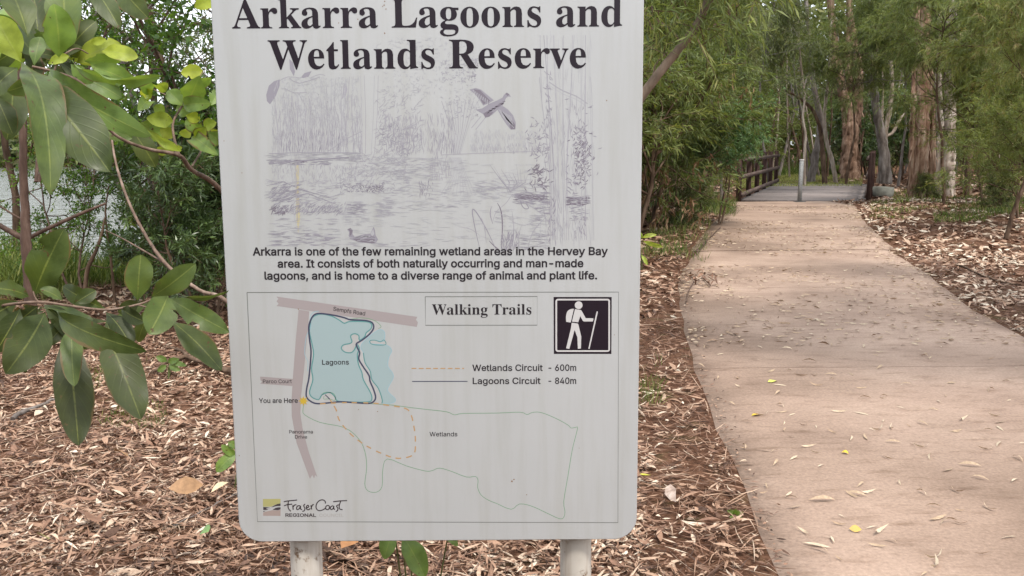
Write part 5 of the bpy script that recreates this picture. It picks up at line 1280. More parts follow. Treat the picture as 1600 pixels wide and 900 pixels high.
trunk_tree('slender_tree', 'slender pale trunk with a bend, behind the dark leaning trunk beyond the footbridge', 36,
           [[(1309, 275, 7), (1300, 250, 7), (1292, 225, 6), (1287, 190, 6), (1291, 150, 5), (1297, 98, 4), (1299, 30, 3)]], BARK_PALE, None, .7, 5, .08, 8)
trunk_tree('slender_tree', 'thin dark twin-stemmed tree in the middle beyond the footbridge', 35,
           [[(1291, 278, 7), (1286, 240, 7), (1282, 200, 6), (1270, 170, 5), (1245, 150, 4), (1225, 140, 3)], [(1288, 278, 4), (1284, 250, 4), (1283, 215, 3)]], BARK_BROWN, None, 1, 6, .08, 8)
trunk_tree('slender_tree', 'thin yellowish stem directly above the bollard', 34,
           [[(1258, 274, 5), (1257, 240, 4.5), (1259, 210, 4), (1254, 185, 3.5), (1258, 150, 3), (1250, 90, 3), (1246, 0, 2)]], BARK_PALE, None, .65, 7, .08, 8)
trunk_tree('paperbark_tree', 'tall pink-barked paperbark in two close stems on the right bank', 25.5,
           [[(1432, 309, 30), (1437, 270, 22), (1441, 210, 20), (1442, 150, 22), (1443, 90, 21), (1444, 40, 14), (1447, -10, 11), (1455, -160, 9)],
            [(1425, 306, 14), (1426, 260, 12), (1428, 190, 10), (1429, 120, 9), (1432, 60, 8), (1437, -40, 6)],
            [(1452, 306, 13), (1455, 250, 13), (1456, 190, 12), (1452, 130, 11), (1450, 70, 8), (1452, -20, 6)]], BARK_PAPER, 'gum_b', .6, 8, .09, 16, 60)
trunk_tree('paperbark_tree', 'grey-white peeling paperbark trunk right of the tall pink-barked one', 28,
           [[(1474, 293, 34), (1478, 265, 25), (1482, 230, 20), (1484, 180, 18), (1485, 130, 15), (1486, 80, 13), (1492, -60, 9)],
            [(1463, 291, 12), (1466, 240, 10), (1468, 180, 10), (1466, 110, 8), (1468, 40, 6), (1470, -60, 4)]], BARK_PALE, 'airy_b', .8, 9, .09, 16, 50)
trunk_tree('brown_tree', 'brown trunk half hidden in the wattles right of the paperbarks', 27,
           [[(1512, 296, 12), (1516, 230, 9), (1514, 160, 8), (1520, 80, 6), (1516, -20, 5)]], BARK_BROWN, 'airy_b', .8, 10, .1, 10)
# the bare limb that leans out from behind the sign
d = 5.2
tb_ = trunk_tree('leaning_wattle', 'bare brown limb slanting up from behind the upper right corner of the sign', d,
           [[(880, 560, 26), (905, 420, 22), (945, 270, 19), (985, 175, 17), (1008, 143, 14), (1036, 106, 14), (1060, 78, 13), (1082, 50, 13), (1098, 22, 12), (1108, -5, 11), (1112, -60, 9)],
            [(1066, 72, 4), (1058, 58, 4), (1040, 40, 3), (1022, 30, 2.5), (1018, 8, 2)], [(1010, 141, 4), (1020, 120, 3), (1024, 100, 3), (1045, 80, 2.5)]], BARK_LIMB, None, 1, 11, .05, 12)
rng = np.random.default_rng(70)
ow = MB(); oc = MB()
P, D = [], []
for px, py, k in [(1112, -70, 50), (1070, -60, 30), (1130, -40, 30), (1115, 30, 10), (1020, 12, 26), (1010, 60, 10)]:
    q = np.array(tuple(at_y(px, py, d))) - np.array(tb_.location)
    P.append(q + rng.normal(0, .12, (k, 3))); D.append(rng.standard_normal((k, 3)) + np.array((.3, 0, -.2)))
P, D = np.concatenate(P), np.concatenate(D)
twig_leaves(oc, ow, P, D, .24, 14, .10, .010, rng, .6, .9, .5, .2)
o_ = oc.build('crown', LEAF_WATTLE, tb_); ow.build('twigs', BARK_BROWN, tb_)

# ---- the wood beyond: many alike, none to be told apart
spots = []
for k in range(24):
    px = 1010 + (k * 27.1) % 640 + rt.uniform(-8, 8)
    dd_ = rt.choice([41, 44, 47, 50, 54, 58, 63]) + rt.uniform(-1.5, 1.5)
    if 1185 < px < 1330 and dd_ < 47: dd_ += 7
    spots.append((px, dd_))
for i, (px, dd_) in enumerate(spots):
    kind = ['wattle_b', 'wattle_c', 'wattle_a', 'airy_a', 'airy_b', 'wattle_b'][i % 6]
    x, y = pd(px, dd_)
    plant(kind, 'background_tree', 'olive green tree in the dense wood beyond the footbridge and the right bank', 'tree', x, y, rt.uniform(.9, 1.3) * (1.25 if kind.startswith('wattle') else .9), rt.uniform(0, 6.28), 'trees in the wood beyond the footbridge')
# thin bare stems in the shade of that wood
stem_m = []
for k in range(4):
    rng = np.random.default_rng(200 + k)
    w = MB(); w.tube(wander(rng, (0, 0, -.1), (.05, .03, 1), 6.5, 9, .12, .09), np.linspace(.055, .02, 10), 7, bump=.06, rng=rng)
    for _ in range(4):
        z = rng.uniform(1.2, 5); a_ = rng.uniform(0, 6.28)
        w.tube(wander(rng, (.03 * z, .02 * z, z), (math.cos(a_), math.sin(a_), .7), rng.uniform(.5, 1.3), 4, .1, .25), np.linspace(.016, .005, 5), 5, caps=False)
    stem_m.append(w.mesh('trunk', [BARK_PALE, BARK_BROWN, BARK_GREY, BARK_BROWN][k], True))
for i in range(44):
    px = 1160 + (i * 29.3) % 430 + rt.uniform(-6, 6); dd_ = rt.uniform(38, 52)
    if 1200 < px < 1320: dd_ = max(dd_, 41)
    x, y = pd(px, dd_)
    o = thing('bare_stem', 'thin bare stem in the shade of the wood beyond the footbridge', 'tree', (x, y, float(ground_h(x, y))), rt.uniform(0, 6.28), 'thin stems in the shaded wood')
    o.rotation_euler.x = rt.gauss(0, .10)
    c_ = bpy.data.objects.new('trunk', stem_m[i % 4]); COL.objects.link(c_); c_.parent = o; c_.scale = (rt.uniform(.8, 1.4),) * 2 + (1,)
# the wood goes on behind the sign and to the left along the bank
for i, (kind, px, dd_, s) in enumerate([('wattle_a', 470, 15, 1.0), ('wattle_b', 560, 13, 1.0), ('gum_b', 620, 17, .9), ('wattle_c', 690, 14, 1.0), ('bright_b', 755, 11, .8), ('wattle_a', 830, 15, 1.1), ('wattle_b', 880, 12, 1.0), ('wattle_c', 930, 17, 1.1), ('gum_a', 960, 22, .9), ('wattle_a', 760, 21, 1.2), ('wattle_b', 650, 22, 1.3), ('gum_b', 850, 26, 1.0), ('wattle_c', 560, 19, 1.0), ('wattle_a', 960, 30, 1.3), ('wattle_b', 740, 29, 1.4), ('wattle_c', 890, 36, 1.3)]):
    x, y = pd(px, dd_)
    plant(kind, 'woodland_tree', 'olive green tree in the wood directly behind the sign', 'tree', x, y, s, i * 2.3, 'trees directly behind the sign')
# a far belt of forest closes every view
rng = np.random.default_rng(90)
fm = MB()
n = 80000
ang = np.concatenate([rng.uniform(R(-6), R(52), n)])
rad = rng.uniform(70, 84, n)
clump = vnoise(ang * 60, rad * .2, 1.0, 9)
z = rng.beta(1.3, 1.5, n) * (13 + 5 * vnoise(ang * 40, rad * 0, 1.0, 4))
keep = rng.random(n) < .35 + .9 * clump
base = np.stack([np.sin(ang) * rad, np.cos(ang) * rad, z], 1)[keep]
nk = len(base)
leaves(fm, base, rng.standard_normal((nk, 3)) + np.array((0, 0, -.3)), rng.uniform(.5, 1.0, nk), rng.uniform(.2, .42, nk), rng, np.clip(.60 + .4 * (clump[keep] - .5) + rng.normal(0, .15, nk), 0, 1))
n = 26000
ang = rng.uniform(R(-62), R(2), n); rad = rng.uniform(133, 150, n)
clump = vnoise(ang * 45, rad * .12, 1.0, 19)
z = rng.beta(1.1, 1.7, n) * (5.0 + 4.5 * vnoise(ang * 30, rad * 0, 1.0, 14)) - .8
keep = rng.random(n) < .45 + .8 * clump
base = np.stack([np.sin(ang) * rad, np.cos(ang) * rad, z], 1)[keep]
nk = len(base)
leaves(fm, base, rng.standard_normal((nk, 3)) + np.array((0, 0, -.3)), rng.uniform(.9, 1.7, nk), rng.uniform(.4, .8, nk), rng, np.clip(.5 + .4 * (clump[keep] - .5) + rng.normal(0, .15, nk), 0, 1))
tag(fm.build('far_woodland', LEAF_GUM), kind='stuff')

# ---- left: the bank of the lagoon
for kind, name, px, dd_, s, rz, lab in [
    ('dark_a', 'dark_shrub', 312, 7.8, .62, .5, 'dark narrow-leaved shrub close behind the left edge of the sign'),
    ('dark_a', 'dark_shrub', 350, 8.9, .85, 2.5, 'second dark narrow-leaved shrub, partly hidden by the left edge of the sign'),
    ('bright_a', 'bright_shrub', 225, 10.2, .5, 1.0, 'bright green small-leaved shrub on the lagoon bank between the red-stemmed sapling and the dark shrub'),
    ('bright_b', 'bright_shrub', 420, 9.5, .95, 3.0, 'tall bright small-leaved shrub mostly behind the sign'),
    ('bright_b', 'bright_shrub', 118, 8.6, .42, 0.6, 'small leafy sapling before the lagoon, right of the red-stemmed sapling'),
    ('bright_a', 'bright_shrub', 270, 9.4, .8, 2.2, 'bright leafy shrub between the pale bare stem and the sign'),
    ('airy_b', 'airy_tree', 292, 9.2, .62, 1.1, 'airy small tree whose foliage meets the upper left edge of the sign'),
    ('airy_a', 'airy_tree', 255, 10.4, .9, 2.0, 'airy small-leaved tree with a thin dark trunk left of the sign'),
    ('airy_b', 'airy_tree', 330, 12.0, .85, 4.0, 'airy grey-stemmed tree right beside the upper left of the sign'),
    ('airy_a', 'airy_tree', 20, 11.0, .85, 5.0, 'small airy tree at the far left above the lagoon')]:
    x, y = pd(px, dd_)
    plant(kind, name, lab, 'tree' if 'tree' in name else 'shrub', x, y, s, rz)
for i, (px, dd_, kind, s) in enumerate([(-120, 128, 'gum_a', 1.3), (-40, 129, 'wattle_c', 2.0), (30, 127, 'gum_b', 1.3), (95, 130, 'gum_a', 1.2), (150, 128, 'wattle_a', 2.1), (200, 131, 'gum_b', 1.25), (260, 128, 'wattle_c', 1.8), (310, 129, 'gum_a', 1.15), (360, 128, 'gum_b', 1.2), (420, 127, 'wattle_a', 2.0), (470, 130, 'gum_a', 1.2), (-220, 128, 'wattle_a', 2.2), (-320, 130, 'gum_a', 1.3)]):
    x, y = pd(px, dd_)
    plant(kind, 'far_bank_tree', 'hazy tree on the far bank of the lagoon', 'tree', x, y, s * .58, i * 1.7, 'trees on the far bank of the lagoon')
for i in range(26):
    x, y = pd(-380 + i * 34, 121.5 + (i * 7) % 4)
    plant('dark_a' if i % 3 == 0 else 'scrub_a', 'far_bank_shrub', 'low shrub along the far shore of the lagoon', 'shrub', x, y, 1.2 + (i * 13 % 7) * .14, i * 2.1, 'shrubs along the far shore')
# slim stems on the bank
trunk_tree('thin_dark_tree', 'thin dark leaning trunk seen through the foliage left of the sign heading', 10.0,
           [[(282, 452, 13), (272, 250, 11), (256, 110, 10), (240, 50, 9), (228, -20, 8)]], BARK_BROWN, None, 1, 13, .06, 10)
trunk_tree('red_stemmed_sapling', 'ruddy forked sapling on the lagoon bank at the far left, behind the hanging leaves', 6.6,
           [[(52, 540, 19), (46, 440, 17), (40, 375, 16), (39, 330, 13), (36, 260, 12), (36, 180, 11), (30, 60, 9)],
            [(41, 376, 9), (24, 366, 9), (6, 356, 8), (-30, 335, 7)], [(42, 374, 7), (60, 364, 6.5), (90, 350, 6), (130, 332, 5), (165, 318, 3.5)], [(38, 345, 3), (20, 335, 3), (0, 322, 3)]], BARK_RUST, 'bright_b', .42, 14, .04, 12)
trunk_tree('dead_sapling', 'dead brown stem leaning right on the lagoon bank behind the hanging leaves', 8.5,
           [[(122, 444, 8), (136, 420, 7), (148, 396, 6), (158, 372, 5), (164, 340, 3)]], BARK_BROWN, None, 1, 15, .08, 8)
trunk_tree('dead_sapling', 'thin upright dead stem on the lagoon bank right of the leaning one', 8.8,
           [[(178, 442, 5), (174, 410, 4.5), (168, 370, 4), (164, 330, 3), (170, 290, 2)]], BARK_BROWN, None, 1, 16, .08, 8)

# ---- grass: reeds on the bank, the lawn past the footbridge, tufts along the litter
GRASS = m_leaf('grass_blade', [(0, (.03, .055, .014)), (.5, (.075, .12, .026)), (.8, (.15, .19, .05)), (1, (.36, .37, .14))], .35, .5, .3)
rng = np.random.default_rng(33)
gm = MB()
def tuft(px0, px1, d0, d1, n, h, w, tone, cl=.0):
    px = rng.uniform(px0, px1, n); dd_ = rng.uniform(d0, d1, n)
    x = (px - 800) / FOC * dd_ ; y = dd_
    if cl:
        k = vnoise(x, y, cl, 6) > .52
        x, y = x[k], y[k]
    b_ = np.stack([x, y, ground_h(x, y)], 1)
    m_ = len(b_)
    dr = rng.standard_normal((m_, 3)) * .35; dr[:, 2] = 1
    leaves(gm, b_, dr, h * rng.uniform(.5, 1.3, m_), w, rng, np.clip(tone + rng.normal(0, .18, m_), 0, 1), bend=.15)
tuft(-60, 345, 9.8, 12.6, 5200, .40, .012, .6)
tuft(-60, 110, 9.0, 11.5, 1500, .65, .014, .65)
tuft(1150, 1345, 33, 47, 16000, .15, .022, .95)
tuft(1180, 1330, 43, 56, 4000, .5, .03, .55)
tuft(1460, 1640, 17, 26, 6000, .16, .012, .62, .9)
tuft(1360, 1480, 18, 24, 1800, .14, .011, .7, .8)
tuft(1395, 1470, 22, 30, 900, .2, .012, .8, .7)
tuft(1010, 1110, 11, 18, 1800, .22, .008, .6, .6)
tuft(1080, 1150, 19, 24, 1400, .3, .01, .6, .6)
tuft(80, 240, 4.6, 6.5, 1500, .07, .004, .6, .35)
tuft(1000, 1040, 4.8, 6.0, 260, .10, .004, .65, .25)
tag(gm.build('grass', GRASS), kind='stuff')
# ================================================================ the large-leaved shrubs in front, leaf by leaf
LEAF_BIG = m_leaf('large_glossy_leaf', [(0, (.032, .045, .016)), (.25, (.080, .112, .034)), (.5, (.130, .205, .058)), (.75, (.21, .32, .075)), (1, (.38, .44, .060))], .36, .39, .34, veins=True, objvar=0)
M_TWIG = m_bark('shrub_stem', [(.25, (.075, .052, .040)), (.5, (.18, .122, .092)), (.75, (.31, .23, .185))], 40, 12, .3, .6)
M_GREENTWIG = m_bark('green_twig', [(.25, (.05, .06, .025)), (.5, (.10, .115, .04)), (.75, (.17, .16, .07))], 40, 12, .2, .5)
def big_leaf(mb, base, tip, width, roll=0.0, droop=.10, fold=.22, wav=.03, tone=.5, seed=0, ob=.15, petiole=True, bite=None):
    """base/tip: world points; width in metres; roll turns the blade about its midrib away from facing the path"""
    rg_ = np.random.default_rng(seed)
    b, tp = np.array(tuple(base)), np.array(tuple(tip))
    ax = tp - b; L = np.linalg.norm(ax); ax /= L
    view = (b + tp) / 2 - np.array((0, 0, EYE)); view /= np.linalg.norm(view)
    nrm = -view - ax * np.dot(-view, ax); nrm /= np.linalg.norm(nrm) + 1e-9
    sd = np.cross(ax, nrm)
    cr, sr = math.cos(R(roll)), math.sin(R(roll))
    sd, nrm = sd * cr + nrm * sr, nrm * cr - sd * sr
    NT, NS = 30, 12
    if bite is None and seed % 3 == 1:
        c0 = rg_.uniform(.25, .75); bite = (c0, c0 + rg_.uniform(.06, .14), rg_.choice((-1, 1)), rg_.uniform(.55, .85))
    ph = rg_.uniform(0, 6.28, 4)
    V, UVs = [], []
    for i in range(NT + 1):
        t_ = i / NT
        prof = (math.sin(math.pi * t_ ** (1 + ob * 1.6)) ** .62) if 0 < t_ < 1 else 0
        prof *= (min(1, t_ / .30) ** .35) * (1 if t_ < .985 else .8)
        arch = 4 * t_ * (1 - t_)
        c = b + ax * L * t_ + nrm * (droop * L * arch) + np.array((0, 0, -1.)) * (.04 * L * t_ * t_)
        for j in range(NS + 1):
            s_ = j / NS * 2 - 1
            edge = 1 + .035 * math.sin(11 * t_ + ph[0] + s_) + .012 * math.sin(27 * t_ + ph[1] * (1 if s_ > 0 else 2))
            if bite and bite[0] < t_ < bite[1] and s_ * bite[2] > 0: edge *= bite[3]
            h = width / 2 * prof * edge
            z = fold * abs(s_) ** 1.3 * h * 1.0 + wav * L * (abs(s_) ** 1.5) * math.sin(9 * t_ + ph[2] + (0 if s_ > 0 else 1.8)) * prof + .012 * L * math.sin(14 * t_ + ph[3]) * abs(s_)
            p = c + sd * h * s_ * (1 - .08 * fold) + nrm * z
            V.append(p); UVs.append((t_, (s_ + 1) / 2))
    w_ = NS + 1
    q = np.arange((NT + 1) * w_).reshape(NT + 1, w_)
    F = np.stack([q[:-1, :-1].ravel(), q[1:, :-1].ravel(), q[1:, 1:].ravel(), q[:-1, 1:].ravel()], 1)
    mb.add(V, F, tone, UVs)
    return b, ax
def px_leaf(mb, stems, bp, tp, w, d0, d1, **kw):
    b, t_ = at_depth(*bp, d0), at_depth(*tp, d1)
    wm = w * .9 / FOC * (d0 + d1) / 2
    return big_leaf(mb, b, t_, wm, **kw)

# ---- shrub 1: rooted behind the sign, its long limb reaching up and left over the leaf litter
root1 = at_depth(470, 760, 2.45); root1.z = float(ground_h(root1.x, root1.y))
sh1 = thing('broadleaf_shrub', 'large-leaved shrub whose long ruddy limb reaches from behind the sign to the upper left corner', 'shrub', tuple(root1))
def rel(o, pts): return [tuple(Vector(p) - o.location) for p in pts]
def limb(mb, o, px, n=8, rad=None):
    P = [at_depth(x, y, d_) for x, y, d_, _ in px]
    rd_ = [w_ * .68 / FOC * d_ / 2 for _, _, d_, w_ in px]
    C = catmull([tuple(p) + (r_,) for p, r_ in zip(P, rd_)], 5)
    C = np.array(C)
    mb.tube(C[:, :3] - np.array(o.location), C[:, 3], n, bump=.03, rng=np.random.default_rng(3))
st1 = MB()
limb(st1, sh1, [(468, 790, 2.45, 15), (455, 560, 2.4, 13), (420, 400, 2.3, 12), (345, 297, 2.15, 11.5), (300, 266, 2.05, 10.5), (280, 243, 2.0, 9.5), (232, 233, 1.95, 7.5), (190, 217, 1.9, 7), (165, 195, 1.87, 6.5), (152, 160, 1.85, 6), (125, 128, 1.82, 6), (85, 112, 1.8, 6), (50, 104, 1.78, 6)], 10)
limb(st1, sh1, [(280, 243, 2.0, 7), (272, 215, 2.02, 6), (271, 190, 2.05, 5.5), (285, 165, 2.08, 5)], 8)
limb(st1, sh1, [(300, 260, 2.05, 5), (318, 228, 2.1, 4), (322, 200, 2.1, 3)], 6)
limb(st1, sh1, [(285, 245, 2.0, 4), (262, 228, 2.0, 3), (232, 205, 1.98, 2.5)], 6)
limb(st1, sh1, [(285, 165, 2.08, 4), (300, 140, 2.1, 3), (318, 110, 2.1, 2)], 6)
limb(st1, sh1, [(285, 165, 2.08, 3), (262, 150, 2.1, 2.5), (240, 140, 2.1, 2)], 6)
# second stem, bare and pale, crossing below
limb(st1, sh1, [(466, 780, 2.5, 11), (430, 560, 2.6, 10), (355, 471, 2.7, 9), (311, 453, 2.75, 8), (258, 411, 2.8, 8), (222, 358, 2.85, 7), (195, 300, 2.9, 6), (178, 240, 2.95, 5), (172, 180, 3.0, 4)], 8)
limb(st1, sh1, [(258, 411, 2.8, 5), (225, 392, 2.85, 4), (190, 372, 2.9, 3), (165, 360, 2.95, 2)], 6)
limb(st1, sh1, [(85, 112, 1.8, 5), (93, 92, 1.8, 4), (118, 76, 1.82, 3.5), (138, 84, 1.84, 3)], 6)
st1.build('stem', M_TWIG, sh1, smooth=True)
lf = MB()
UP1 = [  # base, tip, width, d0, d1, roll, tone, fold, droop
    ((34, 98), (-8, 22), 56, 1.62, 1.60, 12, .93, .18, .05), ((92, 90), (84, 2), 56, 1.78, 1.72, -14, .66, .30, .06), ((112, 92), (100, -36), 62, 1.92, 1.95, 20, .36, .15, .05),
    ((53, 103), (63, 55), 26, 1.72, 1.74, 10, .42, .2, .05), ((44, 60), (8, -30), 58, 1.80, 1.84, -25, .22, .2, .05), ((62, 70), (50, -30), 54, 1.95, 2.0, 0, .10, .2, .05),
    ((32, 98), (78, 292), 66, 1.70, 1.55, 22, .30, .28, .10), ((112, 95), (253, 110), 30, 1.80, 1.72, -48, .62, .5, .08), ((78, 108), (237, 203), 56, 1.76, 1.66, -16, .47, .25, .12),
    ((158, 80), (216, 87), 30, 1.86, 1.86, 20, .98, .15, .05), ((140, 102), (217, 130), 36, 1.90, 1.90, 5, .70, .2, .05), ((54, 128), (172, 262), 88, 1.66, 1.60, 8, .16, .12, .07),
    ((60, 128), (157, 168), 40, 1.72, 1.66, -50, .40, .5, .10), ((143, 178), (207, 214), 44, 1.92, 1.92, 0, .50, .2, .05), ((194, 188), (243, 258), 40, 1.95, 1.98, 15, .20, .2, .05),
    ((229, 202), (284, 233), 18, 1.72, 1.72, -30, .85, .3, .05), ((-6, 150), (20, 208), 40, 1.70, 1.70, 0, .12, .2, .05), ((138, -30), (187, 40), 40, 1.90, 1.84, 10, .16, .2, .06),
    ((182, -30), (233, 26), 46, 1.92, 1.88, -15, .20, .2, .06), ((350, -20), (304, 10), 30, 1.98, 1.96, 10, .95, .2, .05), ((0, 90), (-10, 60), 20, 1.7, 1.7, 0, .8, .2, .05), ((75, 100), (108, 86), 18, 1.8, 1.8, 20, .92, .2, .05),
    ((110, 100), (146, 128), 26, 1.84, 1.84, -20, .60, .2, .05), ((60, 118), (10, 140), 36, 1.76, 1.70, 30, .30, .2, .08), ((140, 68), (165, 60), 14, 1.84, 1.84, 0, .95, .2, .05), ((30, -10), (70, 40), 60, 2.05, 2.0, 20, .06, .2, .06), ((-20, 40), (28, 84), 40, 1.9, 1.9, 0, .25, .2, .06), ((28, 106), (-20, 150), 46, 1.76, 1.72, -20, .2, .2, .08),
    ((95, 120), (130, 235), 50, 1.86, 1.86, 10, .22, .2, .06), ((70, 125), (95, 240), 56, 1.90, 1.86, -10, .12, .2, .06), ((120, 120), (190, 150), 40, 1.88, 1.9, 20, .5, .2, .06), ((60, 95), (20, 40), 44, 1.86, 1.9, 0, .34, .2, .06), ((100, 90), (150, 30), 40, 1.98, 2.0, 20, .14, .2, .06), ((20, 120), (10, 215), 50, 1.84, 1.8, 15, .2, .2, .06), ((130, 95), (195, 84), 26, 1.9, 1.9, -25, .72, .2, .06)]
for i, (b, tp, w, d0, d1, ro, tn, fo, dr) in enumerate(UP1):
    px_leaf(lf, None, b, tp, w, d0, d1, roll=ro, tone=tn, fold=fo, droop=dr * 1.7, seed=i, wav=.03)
UP2 = [((318, 112), (282, 112), 24, .98), ((312, 118), (292, 158), 40, .66), ((300, 135), (330, 120), 20, .72), ((285, 165), (262, 140), 26, .6), ((270, 190), (228, 182), 26, .9), ((268, 195), (232, 215), 28, .72), ((275, 170), (300, 172), 24, .62), ((285, 165), (330, 158), 26, .6),
       ((240, 140), (226, 152), 22, .97), ((244, 138), (262, 128), 20, .92), ((238, 142), (218, 128), 22, .7), ((318, 200), (338, 190), 22, .85), ((318, 205), (290, 186), 26, .66), ((322, 198), (306, 214), 22, .9), ((324, 206), (345, 222), 24, .6), ((300, 215), (340, 236), 26, .56),
       ((272, 215), (250, 200), 20, .95), ((262, 225), (246, 240), 20, .88), ((290, 180), (312, 186), 20, .98), ((258, 175), (240, 165), 18, .8), ((300, 205), (280, 206), 18, .96), ((330, 165), (343, 140), 22, .62), ((232, 160), (215, 170), 20, .6), ((285, 230), (262, 236), 16, .9), ((330, 210), (345, 205), 18, .97), ((246, 190), (225, 198), 22, .55)]
for i, (b, tp, w, tn) in enumerate(UP2):
    rg_ = random.Random(i)
    px_leaf(lf, None, b, tp, w * 1.1, 2.06 + rg_.uniform(-.04, .08), 2.04 + rg_.uniform(-.08, .08), roll=rg_.uniform(-25, 25), tone=tn, fold=.25, droop=.08, seed=100 + i, ob=.05)
rq = random.Random(77)
for i in range(20):                                      # the dense inner leaves of the upper rosette
    hx, hy = rq.choice([(55, 100), (75, 108), (110, 95), (92, 90), (40, 60)])
    a_ = rq.uniform(0, 6.28); l_ = rq.uniform(50, 105)
    if hx + l_ * math.cos(a_) > 225: continue
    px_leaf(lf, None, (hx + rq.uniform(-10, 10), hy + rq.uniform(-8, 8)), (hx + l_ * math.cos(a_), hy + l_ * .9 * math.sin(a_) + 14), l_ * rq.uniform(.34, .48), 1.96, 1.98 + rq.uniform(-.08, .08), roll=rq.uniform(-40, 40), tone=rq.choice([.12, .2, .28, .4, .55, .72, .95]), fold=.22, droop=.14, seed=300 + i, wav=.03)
def loc_mb(mb, o):
    for i in range(len(mb.V)): mb.V[i] = mb.V[i] - np.array(o.location)
loc_mb(lf, sh1)
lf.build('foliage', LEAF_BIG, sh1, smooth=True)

# ---- shrub 2: rooted off to the left, its leaf rosettes hang in front of the litter
root2 = Vector((-1.55, 1.9, 0)); root2.z = float(ground_h(root2.x, root2.y))
sh2 = thing('broadleaf_shrub', 'large-leaved shrub with dull green hanging leaves in two rosettes over the leaf litter, middle left', 'shrub', tuple(root2))
st2 = MB()
limb(st2, sh2, [(-460, 900, 1.95, 14), (-380, 700, 1.9, 12), (-220, 560, 1.82, 11), (-90, 495, 1.74, 9), (0, 478, 1.68, 7), (60, 472, 1.65, 7), (110, 478, 1.66, 6), (165, 484, 1.68, 5.5), (215, 476, 1.7, 5), (242, 466, 1.7, 4.5)], 8)
limb(st2, sh2, [(215, 476, 1.7, 4), (235, 480, 1.7, 3.5), (262, 470, 1.7, 3)], 6)
limb(st2, sh2, [(60, 472, 1.65, 5), (55, 465, 1.65, 4), (52, 455, 1.65, 3)], 6)
st2.build('stem', M_TWIG, sh2, smooth=True)
lf = MB()
LOW = [((53, 462), (100, 352), 64, 1.66, 1.62, 10, .36, .18, .05), ((46, 464), (-12, 448), 34, 1.64, 1.58, -35, .30, .3, .06), ((32, 482), (-8, 548), 44, 1.62, 1.58, 10, .14, .2, .08), ((70, 488), (8, 580), 72, 1.62, 1.54, 12, .22, .16, .10),
       ((102, 516), (122, 690), 64, 1.66, 1.60, 8, .02, .12, .05), ((113, 506), (116, 600), 38, 1.60, 1.55, -12, .42, .25, .06), ((88, 486), (229, 541), 46, 1.58, 1.50, -20, .28, .22, .10), ((163, 516), (220, 650), 66, 1.66, 1.60, 6, .20, .15, .07),
       ((166, 484), (98, 444), 34, 1.72, 1.74, 20, .26, .2, .05), ((98, 470), (62, 450), 24, 1.62, 1.60, -35, .38, .3, .06), ((215, 470), (220, 394), 48, 1.72, 1.70, 8, .42, .15, .04), ((236, 464), (306, 408), 42, 1.70, 1.68, -12, .40, .22, .08),
       ((262, 462), (232, 520), 58, 1.66, 1.60, 12, .42, .2, .07), ((265, 466), (359, 514), 42, 1.68, 1.62, -10, .44, .2, .06), ((268, 502), (346, 574), 44, 1.72, 1.68, 14, .30, .18, .06), ((276, 457), (357, 450), 16, 1.70, 1.68, -62, .36, .3, .08),
       ((218, 472), (184, 486), 28, 1.74, 1.72, 15, .12, .2, .05), ((165, 488), (205, 540), 40, 1.70, 1.68, 30, .12, .2, .06), ((60, 478), (30, 500), 40, 1.70, 1.7, 0, .1, .2, .05), ((28, 470), (-30, 500), 44, 1.7, 1.66, 10, .18, .2, .06), ((115, 475), (150, 452), 26, 1.70, 1.72, 0, .2, .2, .05), ((190, 482), (226, 500), 30, 1.7, 1.66, -25, .14, .2, .05)]
LOW = [q[:6] + (max(0, q[6] - .10),) + q[7:] for q in LOW]
for i, (b, tp, w, d0, d1, ro, tn, fo, dr) in enumerate(LOW):
    px_leaf(lf, None, b, tp, w, d0, d1, roll=ro, tone=tn, fold=fo, droop=dr * 1.6, seed=40 + i, wav=.026, bite=((.55, .68, 1, .55) if i == 13 else (.3, .4, -1, .7) if i == 12 else None))
for i in range(16):
    hx, hy = rq.choice([(60, 478), (70, 486), (105, 500), (235, 470), (170, 500), (20, 480)])
    a_ = rq.uniform(.2, 2.9); l_ = rq.uniform(55, 120)
    px_leaf(lf, None, (hx + rq.uniform(-8, 8), hy + rq.uniform(-6, 6)), (hx + l_ * math.cos(a_), hy + l_ * math.sin(a_) * .9), l_ * rq.uniform(.30, .42), 1.76, 1.78 + rq.uniform(-.08, .08), roll=rq.uniform(-50, 50), tone=rq.choice([.02, .08, .14, .2, .26, .34]), fold=.24, droop=.18, seed=340 + i, wav=.035)
loc_mb(lf, sh2)
lf.build('foliage', LEAF_BIG, sh2, smooth=True)

# ---- small seedlings in the litter
def seedling(label, px, py, d_, leaves_px, tone, wd=4, name='seedling'):
    q = on_ground(px, py)
    if d_: q = at_depth(px, py, d_); 
    base = Vector((q.x, q.y, float(ground_h(q.x, q.y))))
    o = thing(name, label, 'seedling', tuple(base))
    sm_, lm = MB(), MB()
    dep = (q - Vector((0, 0, EYE))).dot(M3 @ Vector((0, 0, -1)))
    hubs = []
    for i, (b, tp, w, ro) in enumerate(leaves_px):
        B = at_depth(*b, dep)
        px_leaf(lm, None, b, tp, w, dep, dep - .04, roll=ro, tone=tone + .06 * math.sin(i * 2.1), fold=.22, droop=.14, seed=200 + i)
        C = np.array(catmull([tuple(base), tuple(base.lerp(B, .6) + Vector((.004, .01, .01))), tuple(B)], 4)) - np.array(base)
        sm_.tube(C, np.linspace(.0035, .0018, len(C)), 6)
    loc_mb(lm, o)
    sm_.build('stem', M_GREENTWIG, o); lm.build('foliage', LEAF_BIG, o, smooth=True)
seedling('green seedling with long pointed leaves showing below the bottom edge of the sign', 640, 1010, 2.3, [((628, 835), (664, 900), 40, 8), ((616, 828), (601, 872), 30, -15), ((700, 836), (716, 852), 14, 0), ((640, 830), (680, 800), 30, 0)], .60)
